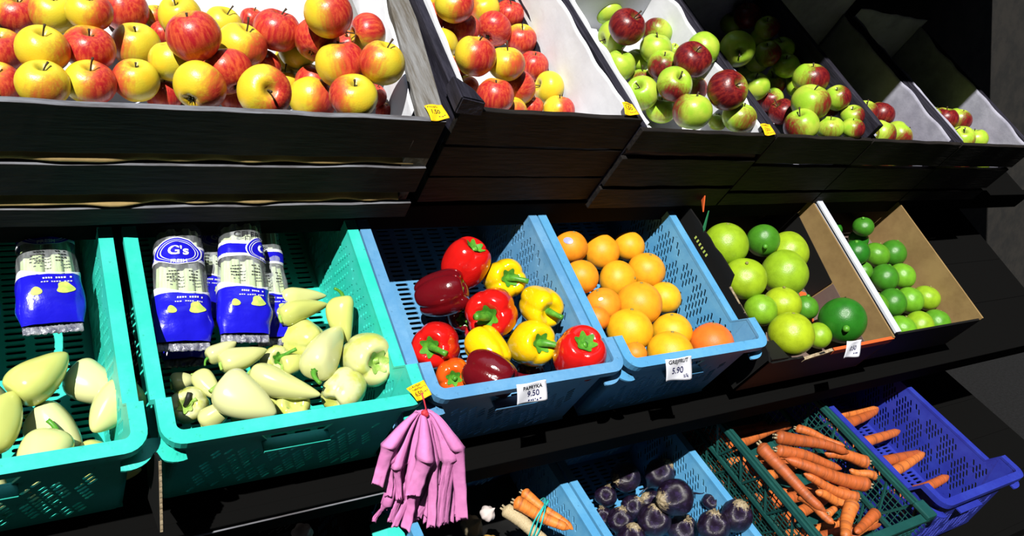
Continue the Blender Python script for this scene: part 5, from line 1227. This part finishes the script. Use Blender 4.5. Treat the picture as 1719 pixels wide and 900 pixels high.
for q in range(3):
    pts = []
    for i in range(41):
        th = 2 * math.pi * i / 40; dr = e1 * math.cos(th) + e2 * math.sin(th)
        rad_ = max((c - mid_).dot(dr) + rd * 1.03 for c, (_, _, rd) in zip(cs, BU)); pts.append(mid_ + dr * (rad_ + .0015) + axd * (q * .005 - .005 + .004 * math.sin(th * 2 + q)))
    tube(b, pts, .0016, 6, False)
me = bm2me(b, 'rubber_band', True); me.transform(ci_ @ BOT.m); obj('rubber_band', me, M_TBAND, bu)

o = extr([(-.515, -.16, -.03), (-.455, -.16, -.03), (-.452, -.04, .005), (-.475, .012, .012), (-.512, .0, .0)], (0, 0, 1), .004, 'plastic_sheet', M_TEAL, None); o.matrix_world = BOT.m; tag(o, 'small teal plastic sheet corner under the pink bags', 'plastic sheet')
# garlic, onion and celeriac bits in the bottom row
def bulb(name, pos, rad, mat, label, cat, el=1.0):
    b = bmesh.new(); bmesh.ops.create_uvsphere(b, u_segments=26, v_segments=18, radius=1.0)
    for v in b.verts:
        p = v.co.copy(); rho = math.hypot(p.x, p.y); lob = 1 + .08 * math.cos(7 * math.atan2(p.y, p.x)) * rho; z = p.z * el * .85
        if p.z > 0: z += .7 * math.exp(-(rho / .22) ** 2)
        v.co = Vector((p.x * lob, p.y * lob, z)) * (1 + .06 * noise.noise(p * 2))
    o = obj(name, bm2me(b, name, True), mat); o.matrix_world = BOT.m @ rot_axes((.3, -.2, .9), (1, 0, 0), Vector(pos), rad); tag(o, label, cat)
    b = bmesh.new(); tube(b, [(.15 * math.cos(k), .15 * math.sin(k), -.8 - .12 * (k % 2)) for k in (0, 1, 2, 3)], .05, 5); obj('root_tuft', bm2me(b, 'root_tuft', True), M_ROOT, o)
bulb('garlic', MISC['garlic1'], .021, M_GARLIC, 'white garlic bulb at the bottom edge left of the pink bags', 'garlic')
bulb('garlic', (-.262, -.05, .018), .017, M_GARLIC, 'pale garlic bulb behind the parsnip end', 'garlic')
bulb('onion', (-.283, -.115, .0), .024, M_ONION, 'yellow onion below the parsnip in the bundle crate', 'onion')
bulb('celeriac', (-.300, -.060, .0), .026, M_ROOT, 'rough tan celeriac piece left of the parsnip', 'celeriac', .8)

# ------------------------------------------------------------------ pink bags
G0 = Vector(BAGO)
BAGL = ['broad pink bag at the outer side nearest the teal crate', 'short pink bag with square end beside the outermost one', 'thin twisted dark pink bag end hanging lowest beside the teal corner', 'narrow pink bag with straight hem, fourth from the teal crate side', 'shaded brownish pink bag behind the narrow hemmed ones', 'pink bag folded narrow, sixth from the teal crate side', 'wide pink bag with pointed end low in the bunch middle', 'broad slanted pink bag lying over the middle of the bunch', 'dark reddish shadowed bag behind the broad slanted one', 'pink bag with pointed tip left of the tight folded stack', 'first bag of the tight folded stack, from the pointed one', 'second bag of the tight folded stack', 'third bag of the tight folded stack', 'long broad pink bag at the outer side away from the teal crate'] + ['%s pink bag of the back layer of the bunch, counted from the teal crate side' % w for w in ('first', 'second', 'third', 'fourth', 'fifth', 'sixth', 'seventh', 'eighth')]
for i, (f0, b0, w) in enumerate(BAGS):
    f0 = Vector(f0); b0 = Vector(b0); root = empty('pink_bag', Matrix.Translation(G0)); tag(root, BAGL[i], 'paper bag', 'pink bags hung in a bunch')
    side = Vector((.84, -.53, .08)); yaw = [.2, -.3, .8, -.2, .9, .7, -.4, .25, .8, -.3, .9, 1.0, 1.1, -.15, .5, .6, .4, .5, -.5, .6, .5, -.3][i]; side.rotate(Matrix.Rotation(yaw * .9, 3, 'Z')); dn = (b0 - f0).normalized(); side = (side - dn * side.dot(dn)).normalized()
    nrm = side.cross(dn).normalized()
    if nrm.y > 0: nrm = -nrm
    w3 = w / max(.35, abs(side.dot(Vector((.84, -.53, .08)))))*.92; w3 = min(w3, .034)
    def sheet(u, v, lay):
        # v: 0 at the gather, .42 at the fold, 1 at the hem
        if v < .42:
            t = v / .42; g0 = G0 + Vector(((f0.x - G0.x) * .12, (f0.y - G0.y) * .12, 0)); dv_ = f0 - g0; p = g0 + Vector((dv_.x * t ** .75, dv_.y * t ** .75, dv_.z * t ** 1.15)); p = p + nrm * (0.014 * math.sin(t * math.pi * .6)); ww = .007 + (max(w3, .016) * 1.35 - .007) * t; curl = .9
        else:
            t = (v - .42) / .58; p = f0.lerp(b0, t); p = p + nrm * (.014 * (1 - t) ** 2); ww = w3 * (1 + .25 * (1 - t) ** 8 - .05 * t); curl = (1 - t) * .35 + .08
        q = u - .5
        off = side * q * ww + nrm * (ww * .55 * curl * (1 - 4 * q * q) * (1 if lay == 0 else -.15))
        off += nrm * (.0013 * noise.noise(Vector((u * 5 + i * 3.1, v * 9, lay)))) + side * .0015 * noise.noise(Vector((i * 2.3, v * 7, 4)))
        pt = p + off
        if v > .98 : pt += dn * (-.016 * u if i % 2 else -.010 * (1 - u))
        return pt - G0 - (nrm * .0015 if lay else Vector())
    for lay in (0, 1):
        b = bmesh.new(); grid(b, lambda u, v: sheet(u, v, lay), 9, 40)
        o = obj('front_sheet' if lay == 0 else 'back_sheet', bm2me(b, 'sheet', True), M_PINK, root); o.modifiers.new('thickness', 'SOLIDIFY').thickness = 0.0004
hk = empty('hanging_string', Matrix.Translation(G0)); tag(hk, 'red string knot from which the pink bags hang', 'string')
b = bmesh.new(); tube(b, [(-.003, .0, .03), (0, -.004, .018), (.003, -.006, .006), (-.002, -.004, -.006)], .0013, 7); obj('cord', bm2me(b, 'cord', True), M_REDTIE, hk)
b = bmesh.new(); bmesh.ops.create_icosphere(b, subdivisions=3, radius=.006)
for v in b.verts: v.co *= 1 + .3 * noise.noise(v.co * 220)
for v in b.verts: v.co += Vector((0.001, -.008, -.001))
obj('knot', bm2me(b, 'knot', True), M_REDTIE, hk)

# ------------------------------------------------------------------ price tags
def tag_obj(kind, fr, cs, label, lines, cyl=0.0):
    c = [Vector(p) for p in cs]; ctr = sum(c, Vector()) / 4; nn = (c[1] - c[0]).cross(c[3] - c[0]).normalized()
    if nn.z < 0: nn = -nn
    if abs(nn.z) < .3 and nn.y > 0: nn = -nn
    root = empty('price_tag', fr.m @ Matrix.Translation(ctr)); tag(root, label, 'price tag')
    def q(u, v, off): return (c[0] * (1 - u) + c[1] * u) * (1 - v) + (c[3] * (1 - u) + c[2] * u) * v - ctr + nn * (off + .0022 * math.sin(u * 5 + v * 3) * 1.0 + cyl * v * v)
    b = bmesh.new(); grid(b, lambda u, v: q(u, v, 0), 14, 12); o = obj('card', bm2me(b, 'card', True), M_YTAG if kind == 'y' else M_WTAG, root); o.modifiers.new('thickness', 'SOLIDIFY').thickness = .0006
    wu = ((c[1] - c[0]).length + (c[2] - c[3]).length) / 2; hv = ((c[3] - c[0]).length + (c[2] - c[1]).length) / 2
    for s, fu, fv, size, mat, slant in lines:
        if s is None:        # unreadable scribbled line
            b = bmesh.new(); k = 0; rr = random.Random(int(fv * 100) + len(label))
            u = fu
            while u < size:
                du = rr.uniform(.03, .07); y0 = fv + rr.uniform(-.03, .03); h_ = rr.uniform(.05, .10)
                b.faces.new([b.verts.new(q(a_, b_, .0009)) for a_, b_ in ((u, y0), (u + du, y0 - slant), (u + du, y0 - slant + h_), (u, y0 + h_))]); u += du + rr.uniform(.015, .05)
            obj('scribble', bm2me(b, 'scribble'), mat, root); continue
        me = text_mesh(s, size * hv, .0002); xs = [v.co.x for v in me.vertices]; kx = min(1.0, 0.84 * wu / (max(xs) - min(xs)))
        map_mesh(me, lambda p: q(fu + p.x * kx / wu, fv - (p.y + slant * p.x) / hv, .0009)); obj('writing', me, mat, root)
LN = [
 [(None, .08, .12, .62, M_INK, 0), ('1.50', .45, .45, .34, M_INK, 0), (None, .55, .75, .9, M_INK, 0)],
 [(None, .08, .10, .8, M_INK, 0), ('1.50', .45, .42, .38, M_INK, 0), (None, .5, .72, .95, M_INK, 0)],
 [(None, .1, .12, .8, M_INKR, 0), ('1.50', .5, .48, .36, M_INKR, 0), (None, .4, .75, .9, M_INKR, 0)],
 [(None, .06, .10, .72, M_INKR, 0), (None, .15, .28, .95, M_INKR, 0), ('6.50', .40, .62, .36, M_INKR, 0), (None, .72, .60, .92, M_INKR, 0)],
 [('PAPRYKA', .52, .24, .26, M_INK, 0.0), ('9.50', .55, .56, .40, M_INKB, .0), (None, .38, .84, .82, M_INKB, .02)],
 [('GREJFRUT', .48, .14, .25, M_INK, 0.0), ('5.90', .46, .55, .40, M_INKB, .0), ('z/k', .78, .80, .22, M_INKB, 0)],
 [('0.50', .5, .45, .40, M_INKB, 0), (None, .62, .72, .85, M_INKB, 0)],
]
for (k, fr, cs, lab), ln in zip(TG, LN): tag_obj(k, FR[fr], cs, lab, ln)

# ------------------------------------------------------------------ cardboard sheet and post by the teal crates
o = empty('cardboard_sheet', Matrix.Translation((-.0105, -.052, .93))); tag(o, 'upright corrugated cardboard sheet between the two teal crates', 'cardboard')
b = bmesh.new(); box(b, -.0018, .0018, .002, .10, 0, .11); obj('sheet', bm2me(b, 'sheet'), M_BLACKP, o)
b = bmesh.new()
for i in range(26):
    z = .11 - i * .0042; box(b, -.0018, .0018, .0010 * (i % 2), .003, z - .0042, z)
for v in b.verts: v.co.x += .001 * math.sin(v.co.z * 1500)
obj('corrugated_edge', bm2me(b, 'corrugated_edge'), M_CARD_E, o)
pm = MISC['ytag']; pw = MID.w(pm)
st = empty('wooden_stake', Matrix.Translation((pw.x, pw.y, 0))); tag(st, 'grey wooden stake with yellow top below the teal crate corner', 'stake')
b = bmesh.new(); box(b, -.006, .006, -.006, .006, 0.0, pw.z - .012, .001); obj('stick', bm2me(b, 'stick'), M_WOOD_G, st)
b = bmesh.new(); box(b, -.008, .008, -.008, .007, pw.z - .013, pw.z - .001, .002); obj('yellow_cap', bm2me(b, 'yellow_cap'), M_YTAG, st)
